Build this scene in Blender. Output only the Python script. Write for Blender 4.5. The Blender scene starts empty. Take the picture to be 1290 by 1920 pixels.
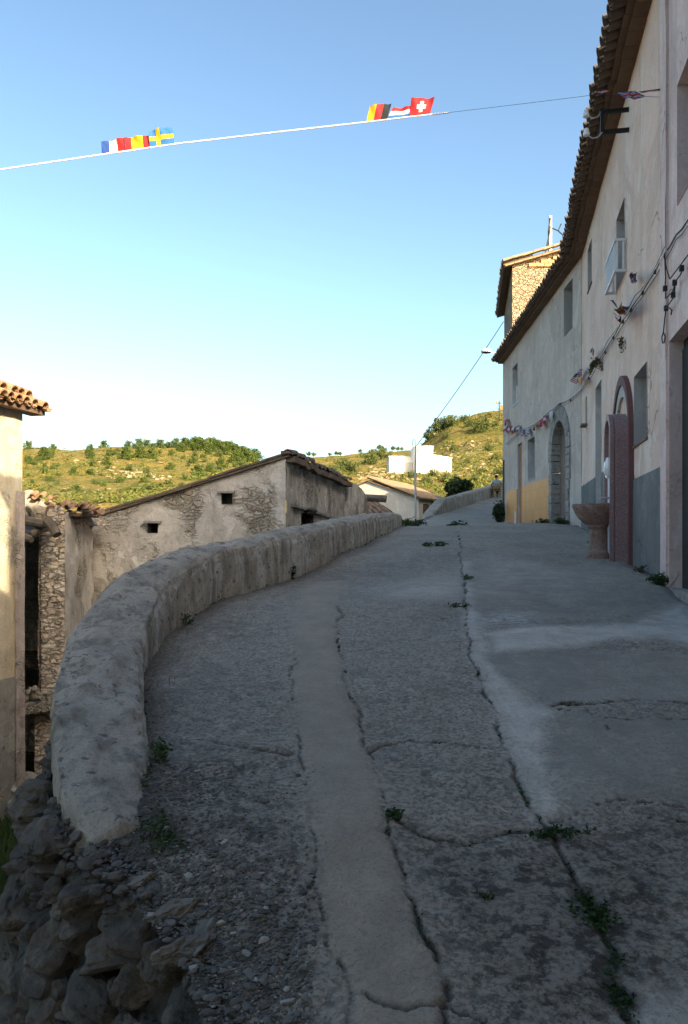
import bpy, math, random
import numpy as np
from mathutils import Vector, Matrix, noise as mnoise

# ------------------------------------------------------------ camera, world, sun
S = bpy.context.scene
COL = S.collection
F = 1500.0            # focal length in photo pixels (photo 1290 x 1920), eye at the world origin
HX, HY = 645.0, 1015.0
cam = bpy.data.cameras.new('camera'); camo = bpy.data.objects.new('camera', cam); COL.objects.link(camo)
camo.location = (0, 0, 0); camo.rotation_euler = (math.radians(90), 0, 0)
cam.sensor_fit = 'AUTO'; cam.sensor_width = 36.0; cam.lens = 36.0*F/1920.0
cam.shift_y = (HY-960.0)/1920.0
cam.clip_start = 0.05; cam.clip_end = 3000
S.camera = camo
SUN_AZ, SUN_EL = math.radians(141.5), math.radians(28.0)   # azimuth clockwise from +Y
w = bpy.data.worlds.new('World'); S.world = w; w.use_nodes = True
wn = w.node_tree; wn.nodes.clear()
sky = wn.nodes.new('ShaderNodeTexSky'); sky.sky_type = 'NISHITA'; sky.sun_disc = False
sky.sun_elevation = SUN_EL; sky.sun_rotation = SUN_AZ
sky.altitude = 300; sky.air_density = 1.0; sky.dust_density = 4.0; sky.ozone_density = 1.0
bg = wn.nodes.new('ShaderNodeBackground'); bg.inputs['Strength'].default_value = 0.10
wo = wn.nodes.new('ShaderNodeOutputWorld')
gam = wn.nodes.new('ShaderNodeGamma'); gam.inputs['Gamma'].default_value = 1.28      # contrast of the clear evening sky
tint = wn.nodes.new('ShaderNodeMix'); tint.data_type = 'RGBA'; tint.blend_type = 'MULTIPLY'; tint.inputs[0].default_value = 1.0
tint.inputs[7].default_value = (.952, .966, .845, 1)
wn.links.new(sky.outputs[0], gam.inputs[0]); wn.links.new(gam.outputs[0], tint.inputs[6])
wn.links.new(tint.outputs[2], bg.inputs[0]); wn.links.new(bg.outputs[0], wo.inputs[0])
sl = bpy.data.lights.new('sun', 'SUN'); sl.energy = 3.7; sl.angle = math.radians(0.5); sl.color = (1.0, 0.83, 0.58)
so = bpy.data.objects.new('sun', sl); COL.objects.link(so)
sd = Vector((math.sin(SUN_AZ)*math.cos(SUN_EL), math.cos(SUN_AZ)*math.cos(SUN_EL), math.sin(SUN_EL)))
so.rotation_euler = sd.to_track_quat('Z', 'Y').to_euler(); so.location = (30, -40, 40)
S.view_settings.view_transform = 'Standard'; S.view_settings.look = 'None'
S.view_settings.exposure = 1.54; S.view_settings.gamma = 1.0
S.render.film_transparent = False
S.cycles.use_denoising = True
S.cycles.sample_clamp_indirect = 2.5

rng = random.Random(7)
NR = np.random.default_rng(11)

# ------------------------------------------------------------ noise helpers
_T = NR.random((256, 256))
def vnoise(x, y):
    x = np.asarray(x, float); y = np.asarray(y, float)
    xi = np.floor(x).astype(int); yi = np.floor(y).astype(int)
    fx = x-xi; fy = y-yi; fx = fx*fx*(3-2*fx); fy = fy*fy*(3-2*fy)
    a = _T[xi & 255, yi & 255]; b = _T[(xi+1) & 255, yi & 255]; c = _T[xi & 255, (yi+1) & 255]; d = _T[(xi+1) & 255, (yi+1) & 255]
    return (a*(1-fx)+b*fx)*(1-fy)+(c*(1-fx)+d*fx)*fy
def fbm(x, y, o=4):
    s = 0; a = .5; t = 0
    for k in range(o):
        s = s+a*vnoise(np.asarray(x)*2**k+k*17.3, np.asarray(y)*2**k+k*9.1); t += a; a *= .5
    return s/t-.5

# ------------------------------------------------------------ pixel <-> place helpers (layout only)
def P(px, py, d): return Vector(((px-HX)/F*d, d, (HY-py)/F*d))
_GY = np.array([-12, -6, 0, 2, 4, 6.3, 8.6, 11, 13, 18, 24, 29, 35, 42, 50, 60, 75])
_GZ = np.array([-3.3, -2.45, -1.55, -1.265, -.985, -.70, -.44, -.17, 0.0, .33, .50, .68, 1.08, 1.78, 2.80, 4.55, 6.5])
_dy = np.linspace(-12, 75, 1741); _dz = np.interp(_dy, _GY, _GZ)
_k = np.exp(-.5*(np.arange(-40, 41)*.05/.55)**2); _k /= _k.sum()
_dz = np.convolve(np.pad(_dz, 40, mode='edge'), _k, mode='valid')
def g(y): return np.interp(y, _dy, _dz)
def PG(px, py, lift=0.0):
    """where the ray of a photo pixel meets the road"""
    v = (HY-py)/F; lo, hi = 1.2, 40.0
    ys = np.linspace(1.2, 40, 4000); f = g(ys)+lift-v*ys
    k = np.argmax(f > 0) if (f > 0).any() else 3999
    y = ys[max(k, 0)]
    return ((px-HX)/F*y, y)

# ------------------------------------------------------------ objects
def tag(o, label=None, cat=None, group=None, kind=None):
    if label: o['label'] = label
    if cat: o['category'] = cat
    if group: o['group'] = group
    if kind: o['kind'] = kind
    return o
def thing(name, label, cat, loc=(0, 0, 0), group=None):
    o = bpy.data.objects.new(name, None); COL.objects.link(o); o.location = loc; o.empty_display_size = .2
    return tag(o, label, cat, group)
def attach(o, parent):
    o.parent = parent
    if parent.parent is None: o.matrix_parent_inverse = Matrix.Translation(parent.location).inverted()
    return o
class MB:
    """collects verts / faces, all in world coordinates"""
    def __init__(s): s.v = []; s.f = []; s.m = []; s.n = 0
    def add(s, verts, faces, mi=0):
        b = s.n
        s.v.extend([tuple(p) for p in verts]); s.n += len(verts)
        for f in faces: s.f.append(tuple(i+b for i in f)); s.m.append(mi)
    def box(s, c, sx, sy, sz, rz=0.0, mi=0, jit=0.0):
        ca, sa = math.cos(rz), math.sin(rz); vs = []
        for i in (-1, 1):
            for j in (-1, 1):
                for k in (-1, 1):
                    x, y, z = i*sx/2+rng.uniform(-jit, jit), j*sy/2+rng.uniform(-jit, jit), k*sz/2+rng.uniform(-jit, jit)
                    vs.append((c[0]+x*ca-y*sa, c[1]+x*sa+y*ca, c[2]+z))
        s.add(vs, [(0, 1, 3, 2), (4, 6, 7, 5), (0, 4, 5, 1), (2, 3, 7, 6), (0, 2, 6, 4), (1, 5, 7, 3)], mi)
    def obox(s, c, ax, ay, az, mi=0):
        """box from centre and three half-axis vectors"""
        c = Vector(c); vs = []
        for i in (-1, 1):
            for j in (-1, 1):
                for k in (-1, 1): vs.append(c+ax*i+ay*j+az*k)
        s.add(vs, [(0, 1, 3, 2), (4, 6, 7, 5), (0, 4, 5, 1), (2, 3, 7, 6), (0, 2, 6, 4), (1, 5, 7, 3)], mi)
    def tube(s, pts, r, seg=6, mi=0, cap=True):
        pts = [Vector(p) for p in pts]; n = len(pts)
        rs = r if isinstance(r, (list, tuple)) else [r]*n
        prev = None; b = []
        for i, p in enumerate(pts):
            d = (pts[min(i+1, n-1)]-pts[max(i-1, 0)]).normalized()
            u = d.cross(Vector((0, 0, 1))) if prev is None else (prev-d*prev.dot(d))
            if u.length < 1e-4: u = d.cross(Vector((1, 0, 0)))
            u.normalize(); prev = u; q = d.cross(u)
            for k in range(seg):
                a = 2*math.pi*k/seg; b.append(p+(u*math.cos(a)+q*math.sin(a))*rs[i])
        fs = []
        for i in range(n-1):
            for k in range(seg):
                k2 = (k+1) % seg
                fs.append((i*seg+k, i*seg+k2, (i+1)*seg+k2, (i+1)*seg+k))
        if cap:
            fs.append(tuple(range(seg-1, -1, -1))); fs.append(tuple((n-1)*seg+k for k in range(seg)))
        s.add(b, fs, mi)
    def lathe(s, c, prof, seg=24, mi=0):
        b = []; 
        for (r, z) in prof:
            for k in range(seg):
                a = 2*math.pi*k/seg; b.append((c[0]+r*math.cos(a), c[1]+r*math.sin(a), c[2]+z))
        fs = []
        for i in range(len(prof)-1):
            for k in range(seg):
                k2 = (k+1) % seg; fs.append((i*seg+k, i*seg+k2, (i+1)*seg+k2, (i+1)*seg+k))
        fs.append(tuple(range(seg-1, -1, -1))); fs.append(tuple((len(prof)-1)*seg+k for k in range(seg)))
        s.add(b, fs, mi)
    def rock(s, c, r, mi=0, flat=(1, 1, 1), amp=.28, basis=None, sub=1, rough=0.0):
        V, Fc = ICO[sub]
        ph = [rng.uniform(-9, 9) for _ in range(3)]
        a = [Vector((rng.gauss(0, 1), rng.gauss(0, 1), rng.gauss(0, 1))).normalized() for _ in range(6)]
        off = [rng.uniform(.55, .95) for _ in range(6)]
        vs = []
        q = basis if basis is not None else Matrix.Rotation(rng.uniform(0, 6.28), 3, 'Z') @ Matrix.Rotation(rng.uniform(-.4, .4), 3, 'X')
        for p in V:
            k = 1.0
            for n_, o_ in zip(a, off):           # cut flat facets like broken stone
                d = p.dot(n_)
                if d > o_: k = min(k, o_/d)
            k *= 1+amp*.35*math.sin(p.x*3.1+ph[0])*math.sin(p.y*2.7+ph[1])+amp*.3*math.sin(p.z*4.3+ph[2])
            if rough: k *= 1+rough*mnoise.fractal(p*1.7+Vector(ph), .9, 2.1, 5)
            t = q @ Vector((p.x*flat[0], p.y*flat[1], p.z*flat[2]))
            vs.append(Vector(c)+t*(k*r))
        s.add(vs, Fc, mi)
    def build(s, name, mats, parent=None, smooth=False):
        me = bpy.data.meshes.new(name); me.from_pydata(s.v, [], s.f); 
        if not isinstance(mats, (list, tuple)): mats = [mats]
        for m in mats: me.materials.append(m)
        if len(mats) > 1: me.polygons.foreach_set('material_index', s.m)
        if smooth: me.polygons.foreach_set('use_smooth', [True]*len(me.polygons))
        me.update()
        o = bpy.data.objects.new(name, me); COL.objects.link(o)
        if parent: attach(o, parent)
        return o
def _ico(n):
    import bmesh
    bm = bmesh.new(); bmesh.ops.create_icosphere(bm, subdivisions=n, radius=1.0)
    bm.verts.ensure_lookup_table()
    r = ([v.co.copy() for v in bm.verts], [tuple(v.index for v in f.verts) for f in bm.faces]); bm.free(); return r
ICO = {0: _ico(1), 1: _ico(2), 2: _ico(3), 3: _ico(4)}
def grid_mesh(name, X, Y, Z, m, attrs=None, smooth=True):
    nr, nc = X.shape
    me = bpy.data.meshes.new(name)
    co = np.stack([X, Y, Z], -1).reshape(-1, 3).astype(np.float32)
    idx = np.arange(nr*nc).reshape(nr, nc)
    q = np.stack([idx[:-1, :-1], idx[:-1, 1:], idx[1:, 1:], idx[1:, :-1]], -1).reshape(-1, 4)
    me.vertices.add(len(co)); me.vertices.foreach_set('co', co.ravel())
    me.loops.add(q.size); me.loops.foreach_set('vertex_index', q.ravel().astype(np.int32))
    me.polygons.add(len(q)); me.polygons.foreach_set('loop_start', np.arange(0, q.size, 4, dtype=np.int32))
    me.update(calc_edges=True)
    if smooth: me.polygons.foreach_set('use_smooth', np.ones(len(q), dtype=bool))
    for k, a in (attrs or {}).items():
        at = me.attributes.new(k, 'FLOAT', 'POINT'); at.data.foreach_set('value', a.ravel().astype(np.float32))
    me.materials.append(m); me.validate()
    o = bpy.data.objects.new(name, me); COL.objects.link(o); return o

# ------------------------------------------------------------ materials
class G:
    def __init__(s, name, rough=.9, spec=.25):
        s.mat = bpy.data.materials.new(name); s.mat.use_nodes = True; s.nt = s.mat.node_tree
        s.b = s.nt.nodes['Principled BSDF']; s.b.inputs['Roughness'].default_value = rough
        s.b.inputs['Specular IOR Level'].default_value = spec
        s.tc = s.nt.nodes.new('ShaderNodeTexCoord'); s.co = s.tc.outputs['Object']
    def n(s, t): return s.nt.nodes.new(t)
    def put(s, sock, v):
        if hasattr(v, 'is_output'): s.nt.links.new(v, sock)
        elif isinstance(v, (tuple, list)): sock.default_value = (v[0], v[1], v[2], 1.0) if len(sock.default_value) == 4 else v
        else: sock.default_value = v
    def map(s, scale=(1, 1, 1), rot=(0, 0, 0), vec=None):
        m = s.n('ShaderNodeMapping'); s.put(m.inputs['Vector'], vec or s.co); m.inputs['Scale'].default_value = scale; m.inputs['Rotation'].default_value = rot
        return m.outputs[0]
    def noise(s, scale, detail=4, rough=.55, vec=None, dist=0.0):
        m = s.n('ShaderNodeTexNoise'); s.put(m.inputs['Vector'], vec or s.co); m.inputs['Scale'].default_value = scale
        m.inputs['Detail'].default_value = detail; m.inputs['Roughness'].default_value = rough; m.inputs['Distortion'].default_value = dist
        return m.outputs['Fac']
    def vor(s, scale, feature='F1', vec=None, out='Distance', rand=1.0):
        m = s.n('ShaderNodeTexVoronoi'); m.feature = feature; s.put(m.inputs['Vector'], vec or s.co); m.inputs['Scale'].default_value = scale
        m.inputs['Randomness'].default_value = rand
        return m.outputs[out]
    def warp(s, amt, scale, vec=None):
        m = s.n('ShaderNodeTexNoise'); s.put(m.inputs['Vector'], vec or s.co); m.inputs['Scale'].default_value = scale; m.inputs['Detail'].default_value = 3
        a = s.n('ShaderNodeVectorMath'); a.operation = 'SUBTRACT'; s.nt.links.new(m.outputs['Color'], a.inputs[0]); a.inputs[1].default_value = (.5, .5, .5)
        b = s.n('ShaderNodeVectorMath'); b.operation = 'SCALE'; s.nt.links.new(a.outputs[0], b.inputs[0]); b.inputs['Scale'].default_value = amt
        c = s.n('ShaderNodeVectorMath'); c.operation = 'ADD'; s.put(c.inputs[0], vec or s.co); s.nt.links.new(b.outputs[0], c.inputs[1])
        return c.outputs[0]
    def step(s, v, a, b):
        m = s.n('ShaderNodeMapRange'); m.interpolation_type = 'SMOOTHSTEP'; s.put(m.inputs['Value'], v)
        m.inputs['From Min'].default_value = a; m.inputs['From Max'].default_value = b
        return m.outputs[0]
    def math(s, op, a, b=0.0):
        m = s.n('ShaderNodeMath'); m.operation = op; s.put(m.inputs[0], a); s.put(m.inputs[1], b); return m.outputs[0]
    def mix(s, f, a, b, mode='MIX'):
        m = s.n('ShaderNodeMix'); m.data_type = 'RGBA'; m.blend_type = mode
        s.put(m.inputs[0], f); s.put(m.inputs[6], a); s.put(m.inputs[7], b); return m.outputs[2]
    def attr(s, name):
        m = s.n('ShaderNodeAttribute'); m.attribute_name = name; return m.outputs['Fac']
    def isl(s):
        m = s.n('ShaderNodeNewGeometry'); return m.outputs['Random Per Island']
    def objrand(s):
        m = s.n('ShaderNodeObjectInfo'); return m.outputs['Random']
    def sep(s, ax):
        m = s.n('ShaderNodeSeparateXYZ'); s.nt.links.new(s.co, m.inputs[0]); return m.outputs[ax]
    def out(s, col, h=None, strength=.5, dist=.02, rough=None):
        s.put(s.b.inputs['Base Color'], col)
        if rough is not None: s.put(s.b.inputs['Roughness'], rough)
        if h is not None:
            b = s.n('ShaderNodeBump'); b.inputs['Strength'].default_value = strength; b.inputs['Distance'].default_value = dist
            s.nt.links.new(h, b.inputs['Height']); s.nt.links.new(b.outputs[0], s.b.inputs['Normal'])
        return s.mat

def plaster(name, c1, c2, c3, stain=(.12, .10, .085), amt=.5, bump=.35, rub=0.0, spots=0.0):
    q = G(name)
    col = q.mix(q.step(q.noise(.9, 5, .6), .35, .65), c1, c2)
    col = q.mix(q.step(q.noise(3.2, 6, .65, dist=.6), .45, .72), col, c3)
    st = q.noise(1.0, 6, .62, q.map((2.6, 2.6, .28)))
    col = q.mix(q.math('MULTIPLY', q.step(st, .5, .75), amt), col, stain)
    col = q.mix(q.math('MULTIPLY', q.step(q.noise(.55, 5, .6, q.map((1, 1, 1.3), (0, 0, .7)), dist=.4), .545, .56), .38), col, tuple(x*.80 for x in c2))
    col = q.mix(q.math('MULTIPLY', q.step(q.noise(.8, 4, .65, q.map((1.3, 1.3, .8), (0, 0, 1.9)), dist=.6), .60, .62), .5), col, tuple(min(x*1.12, .86) for x in c3))
    ck = q.vor(.55, 'DISTANCE_TO_EDGE', q.warp(.9, 1.6)); ckm = q.math('MULTIPLY', q.math('SUBTRACT', 1.0, q.step(ck, .002, .009)), q.step(q.noise(.9, 3, .6, q.map((1, 1, 1), (.3, 0, 0))), .52, .62))
    col = q.mix(q.math('MULTIPLY', ckm, .75), col, tuple(x*.3 for x in c2))
    fine = q.noise(34, 5, .7)
    col = q.mix(q.math('MULTIPLY', q.step(fine, .42, .72), .28), col, tuple(x*.6 for x in c2))
    h = q.math('ADD', q.math('MULTIPLY', q.noise(6, 5, .6), 1.0), q.math('MULTIPLY', fine, .35))
    if spots > 0:
        sp = q.math('MAXIMUM', q.step(q.noise(7.5, 6, .7, dist=.8), .58, .70), q.math('MULTIPLY', q.step(q.noise(2.6, 6, .72, dist=.5), .54, .68), .6))
        col = q.mix(q.math('MULTIPLY', sp, spots), col, tuple(x*.36 for x in stain[:3]) if max(stain) > .22 else (.075, .072, .064))
    if rub > 0:
        col, h = rubble_mix(q, col, h, rub)
    return q.out(col, h, bump, .03)
def rubble_mix(q, col, h, cover, scale=8.0, tones=((.42, .36, .27), (.36, .31, .25), (.52, .46, .38)), mortar=(.36, .32, .265), zs=1.7):
    wv = q.warp(.30, 4.5, q.map((1, 1, zs)))
    e = q.vor(scale, 'DISTANCE_TO_EDGE', wv); cc = q.n('ShaderNodeTexVoronoi'); cc.feature = 'F1'; q.put(cc.inputs['Vector'], wv); cc.inputs['Scale'].default_value = scale
    s2 = q.n('ShaderNodeSeparateColor'); q.nt.links.new(cc.outputs['Color'], s2.inputs[0])
    st = q.mix(s2.outputs[0], tones[0], tones[1]); st = q.mix(q.step(s2.outputs[1], .55, .9), st, tones[2])
    st = q.mix(q.math('MULTIPLY', q.step(q.noise(22, 5, .7), .4, .7), .45), st, (.11, .09, .07))
    ms = q.step(e, .0, .13)
    st = q.mix(ms, mortar, st)
    if cover >= 1: return st, q.math('ADD', q.math('MULTIPLY', ms, 2.2), h)
    mask = q.step(q.noise(1.35, 6, .62, dist=.5), .58-cover*.35, .74-cover*.35)
    return q.mix(mask, col, st), q.math('ADD', q.math('MULTIPLY', q.math('MULTIPLY', ms, mask), 1.6), q.math('SUBTRACT', h, q.math('MULTIPLY', mask, 1.2)))
def simple(name, c, var=.25, scale=6, rough=.8, bump=.15, c2=None, spec=.25, metal=0.0):
    q = G(name, rough, spec); q.b.inputs['Metallic'].default_value = metal
    a = tuple(x*(1-var) for x in c) if c2 is None else c2
    n1 = q.noise(scale, 5, .6)
    return q.out(q.mix(q.step(n1, .3, .7), c, a), q.noise(scale*6, 4, .6), bump, .01)
M = {}
M['plaster_B'] = plaster('warm_plaster', (.83, .615, .50), (.73, .53, .42), (.85, .67, .57), (.46, .345, .235), .6)
M['plaster_A'] = plaster('grey_plaster', (.60, .495, .42), (.52, .43, .365), (.66, .56, .48), (.31, .265, .22), .6)
M['plaster_C'] = plaster('pink_plaster', (.78, .60, .545), (.70, .535, .48), (.82, .66, .60), (.36, .30, .265), .5, spots=.45)
M['render_dark'] = plaster('dark_cement_render', (.205, .20, .185), (.165, .162, .15), (.25, .245, .23), (.11, .108, .10), .5, .7)
M['reveal'] = plaster('pale_reveal_plaster', (.52, .50, .475), (.46, .44, .42), (.57, .545, .52), (.33, .29, .26), .3)
M['old_plaster'] = plaster('old_lime_plaster', (.64, .575, .51), (.53, .475, .42), (.74, .68, .62), (.27, .245, .215), .55, 1.0, rub=.30, spots=.5)
M['old_wall'] = plaster('weathered_wall', (.60, .55, .48), (.46, .42, .36), (.70, .65, .58), (.16, .15, .13), .65, 1.0, rub=.28, spots=.9)
M['ruin_stone'] = None
def rub(name, scale, tones, mortar, bump=.9, zs=1.7):
    q = G(name); c, h = rubble_mix(q, (.3, .25, .2), q.noise(14, 5, .6), 1.0, scale, tones, mortar, zs)
    c = q.mix(q.math('MULTIPLY', q.step(q.noise(1.6, 5, .6), .45, .7), .35), c, tuple(x*.45 for x in tones[0]))
    return q.out(c, h, bump, .04)
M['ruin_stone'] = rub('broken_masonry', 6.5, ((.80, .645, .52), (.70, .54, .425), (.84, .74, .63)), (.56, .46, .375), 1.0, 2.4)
M['tower_stone'] = rub('tower_masonry', 5.5, ((.40, .31, .20), (.31, .235, .15), (.48, .39, .27)), (.30, .235, .155), 1.0)
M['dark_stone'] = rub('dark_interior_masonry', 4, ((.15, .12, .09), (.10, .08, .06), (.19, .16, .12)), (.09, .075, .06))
M['left_wall'] = plaster('ochre_weathered_plaster', (.74, .63, .46), (.68, .55, .38), (.78, .70, .55), (.36, .29, .21), .6, .6, rub=.15, spots=.55)
M['white_wall'] = plaster('white_limewash', (.80, .79, .76), (.77, .75, .71), (.83, .82, .80), (.6, .56, .5), .25, .2)
M['house_wall'] = plaster('pale_house_plaster', (.62, .55, .48), (.56, .49, .42), (.67, .60, .53), (.4, .35, .3), .4)
def tile_mat(name, a, b, c, moss=.35):
    q = G(name, .85); r = q.isl()
    col = q.mix(r, a, b); col = q.mix(q.step(q.noise(5, 5, .65), .5, .75), col, c)
    col = q.mix(q.math('MULTIPLY', q.step(q.noise(11, 4, .7), .52, .66), moss), col, (.055, .05, .04))
    return q.out(col, q.noise(40, 4, .6), .3, .01)
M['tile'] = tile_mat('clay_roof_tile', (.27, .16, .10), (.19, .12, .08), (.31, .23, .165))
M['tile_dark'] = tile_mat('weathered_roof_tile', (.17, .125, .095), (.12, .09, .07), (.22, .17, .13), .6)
M['tile_gold'] = tile_mat('golden_clay_tile', (.37, .225, .125), (.30, .175, .10), (.42, .31, .20), .25)  # paler, golden clay for eave, verge and broken tiles
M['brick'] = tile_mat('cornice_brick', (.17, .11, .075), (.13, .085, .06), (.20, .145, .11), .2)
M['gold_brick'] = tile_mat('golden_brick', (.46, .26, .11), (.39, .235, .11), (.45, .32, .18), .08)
M['wood'] = simple('old_timber', (.11, .085, .065), c2=(.06, .048, .04), scale=9, bump=.5)
M['log'] = simple('grey_old_log', (.17, .14, .115), c2=(.09, .075, .06), scale=7, bump=.6)
M['brown_door'] = simple('brown_wood', (.36, .14, .045), scale=5, rough=.6)
M['door_wood'] = simple('pinkish_old_door_wood', (.27, .20, .16), scale=5)
M['dark'] = simple('dark_paint', (.03, .032, .03), rough=.7)
M['glass'] = simple('dark_window_glass', (.045, .05, .055), rough=.15, bump=.02, spec=.5)
M['shutter'] = simple('pale_shutter', (.50, .49, .47), var=.12)
M['iron'] = simple('black_iron', (.012, .012, .013), rough=.5, bump=.05)
M['white_paint'] = simple('white_paint', (.74, .75, .76), var=.1, rough=.5)
M['ceramic'] = simple('white_ceramic', (.8, .79, .76), var=.05, rough=.25, bump=.02, spec=.5)
M['cable'] = simple('grey_cable', (.10, .095, .09), rough=.7, bump=.02)
M['cable_dark'] = simple('dark_cable', (.035, .033, .032), rough=.7, bump=.02)
M['rope'] = simple('white_rope', (.8, .8, .78), var=.1)
M['steel'] = simple('galvanised_steel', (.42, .42, .42), var=.2, rough=.5)
M['concrete_post'] = simple('pale_concrete', (.46, .43, .38), var=.25)
q = G('red_granite', .55, .35)
c = q.mix(q.step(q.noise(55, 3, .7), .4, .6), (.25, .145, .14), (.34, .24, .235)); c = q.mix(q.step(q.vor(95), .2, .34), (.13, .08, .08), c)
M['granite'] = q.out(q.mix(q.math('MULTIPLY', q.step(q.noise(3, 4, .6), .45, .75), .35), c, (.16, .12, .115)), q.noise(120, 3, .6), .15, .004)
q = G('rusty_red_stone', .8)
c = q.mix(q.step(q.noise(9, 5, .7), .4, .62), (.27, .165, .13), (.34, .25, .21)); c = q.mix(q.step(q.noise(28, 5, .7), .54, .66), c, (.13, .095, .08))
M['basin'] = q.out(c, q.math('ADD', q.noise(16, 5, .6), q.noise(60, 3, .6)), .7, .02)
M['red_band'] = simple('dark_red_moulding', (.18, .075, .075), c2=(.15, .09, .085), scale=8)
q = G('yellow_wall_tile', .35, .5)
br = q.n('ShaderNodeTexBrick'); q.put(br.inputs['Vector'], q.map((1, 1, 1), (0, 0, 0))); 
tv = q.n('ShaderNodeCombineXYZ'); q.nt.links.new(q.sep('Y'), tv.inputs[0]); q.nt.links.new(q.sep('Z'), tv.inputs[1])
q.nt.links.new(tv.outputs[0], br.inputs['Vector']); br.offset = 0.0
br.inputs['Scale'].default_value = 1.0; br.inputs['Brick Width'].default_value = .30; br.inputs['Row Height'].default_value = .30; br.inputs['Mortar Size'].default_value = .006
br.inputs['Color1'].default_value = (.64, .25, .045, 1); br.inputs['Color2'].default_value = (.52, .21, .045, 1); br.inputs['Mortar'].default_value = (.27, .18, .10, 1)
c = q.mix(q.math('MULTIPLY', q.step(q.noise(2.2, 4, .6), .4, .7), .35), br.outputs['Color'], (.40, .20, .075))
M['yellow_tile'] = q.out(c, q.noise(9, 3, .5), .05, .01)
q = G('dressed_stone', .9)
c = q.mix(q.isl(), (.36, .335, .30), (.28, .26, .235)); c = q.mix(q.step(q.noise(9, 6, .7), .45, .7), c, (.17, .155, .14))
M['quoin'] = q.out(c, q.noise(18, 5, .65), .6, .02)
q = G('dark_field_stone', .92, .2)
c = q.mix(q.isl(), (.150, .132, .112), (.088, .082, .076)); c = q.mix(q.step(q.noise(7, 6, .68), .48, .7), c, (.20, .178, .152)); c = q.mix(q.step(q.noise(16, 5, .7), .56, .68), c, (.035, .032, .03))
M['field_stone'] = q.out(c, q.math('ADD', q.noise(9, 6, .65), q.math('MULTIPLY', q.noise(48, 4, .65), .4)), .8, .03)
q = G('loose_gravel', .92, .2)
c = q.mix(q.isl(), (.085, .08, .074), (.20, .19, .175)); c = q.mix(q.step(q.isl(), .93, .98), c, (.38, .355, .32))
M['wall_earth'] = simple('dark_wall_earth', (.105, .092, .076), c2=(.055, .05, .043), scale=14, bump=1.0)
M['gravel'] = q.out(c, q.noise(60, 3, .6), .4, .004)
M['pale_stone'] = simple('pale_flat_stone', (.24, .215, .18), c2=(.14, .125, .105), scale=8, bump=.7)
M['rubble'] = simple('pale_rubble', (.40, .35, .28), c2=(.27, .23, .18), scale=6, bump=.6)
# parapet: cement with lichen spots and dark vertical runs
q = G('old_cement_parapet', .93, .2)
c = q.mix(q.step(q.noise(2.4, 6, .65), .35, .66), (.50, .44, .36), (.36, .32, .265)); 
run = q.noise(1.0, 6, .65, q.map((7, 7, .7))); c = q.mix(q.math('MULTIPLY', q.step(run, .5, .62), .8), c, (.25, .222, .185))
pale = q.step(q.noise(1.0, 6, .7, q.map((5, 5, 1.1), (0, 0, .4))), .47, .62); c = q.mix(q.math('MULTIPLY', pale, q.math('MULTIPLY', q.attr('side'), 1.0)), c, (.62, .585, .53))
c = q.mix(q.math('MULTIPLY', q.step(q.noise(17, 4, .6, dist=.5), .58, .66), .8), c, (.12, .11, .095))
c = q.mix(q.math('MULTIPLY', q.step(q.noise(5.5, 5, .65, dist=.5), .60, .72), .6), c, (.10, .095, .085))
c = q.mix(q.math('MULTIPLY', q.step(q.noise(60, 4, .7), .5, .7), .5), c, (.11, .103, .092))
M['parapet'] = q.out(c, q.math('ADD', q.noise(8, 6, .68), q.math('MULTIPLY', q.noise(45, 5, .7), .5)), .9, .03)
# road
q = G('worn_street_concrete', .88, .3)
base = q.mix(q.step(q.noise(.8, 5, .6), .35, .65), (.50, .44, .36), (.36, .32, .265))
base = q.mix(q.step(q.noise(9, 6, .7), .42, .7), base, (.54, .48, .40))
pits = q.step(q.noise(48, 4, .72), .46, .66); base = q.mix(q.math('MULTIPLY', pits, .6), base, (.10, .097, .09))
aggr = q.step(q.vor(75), .08, .30); base = q.mix(q.math('MULTIPLY', q.math('SUBTRACT', 1.0, aggr), .35), base, (.44, .42, .39))
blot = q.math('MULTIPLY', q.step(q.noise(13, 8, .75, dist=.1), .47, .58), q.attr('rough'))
base = q.mix(q.math('MULTIPLY', q.attr('rough'), .5), base, (.115, .105, .09))  # rough near concrete toned down; part of the foreground shade sits in this colour
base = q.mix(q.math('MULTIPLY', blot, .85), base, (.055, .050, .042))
tan = q.mix(q.step(q.noise(5, 6, .65), .35, .68), (.40, .34, .265), (.33, .285, .225)); tan = q.mix(q.math('MULTIPLY', q.step(q.noise(70, 4, .7), .48, .68), .4), tan, (.17, .155, .13))
col = q.mix(q.attr('strip'), base, tan)
lite = q.mix(q.step(q.noise(6, 6, .65), .35, .7), (.64, .60, .53), (.52, .485, .43)); lite = q.mix(q.math('MULTIPLY', q.step(q.noise(55, 4, .7), .5, .7), .4), lite, (.22, .215, .205))
col = q.mix(q.math('MULTIPLY', q.attr('pale'), q.math('ADD', .55, q.math('MULTIPLY', q.step(q.noise(4, 6, .7), .35, .6), .4))), col, lite)
sm = q.mix(q.step(q.noise(3, 6, .65), .35, .68), (.34, .31, .265), (.265, .245, .21)); sm = q.mix(q.math('MULTIPLY', q.step(q.noise(60, 4, .7), .5, .7), .35), sm, (.125, .122, .115))
col = q.mix(q.math('MULTIPLY', q.attr('slab'), q.math('ADD', .45, q.math('MULTIPLY', q.step(q.noise(3, 6, .7), .38, .6), .5))), col, sm)
white = q.math('MULTIPLY', q.attr('white'), q.step(q.noise(14, 5, .7, q.map((1, 2.5, 1))), .42, .56)); col = q.mix(white, col, (.58, .57, .55))
col = q.mix(q.attr('dirt'), col, q.mix(q.noise(40, 4, .6), (.055, .048, .038), (.105, .09, .07)))
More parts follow.
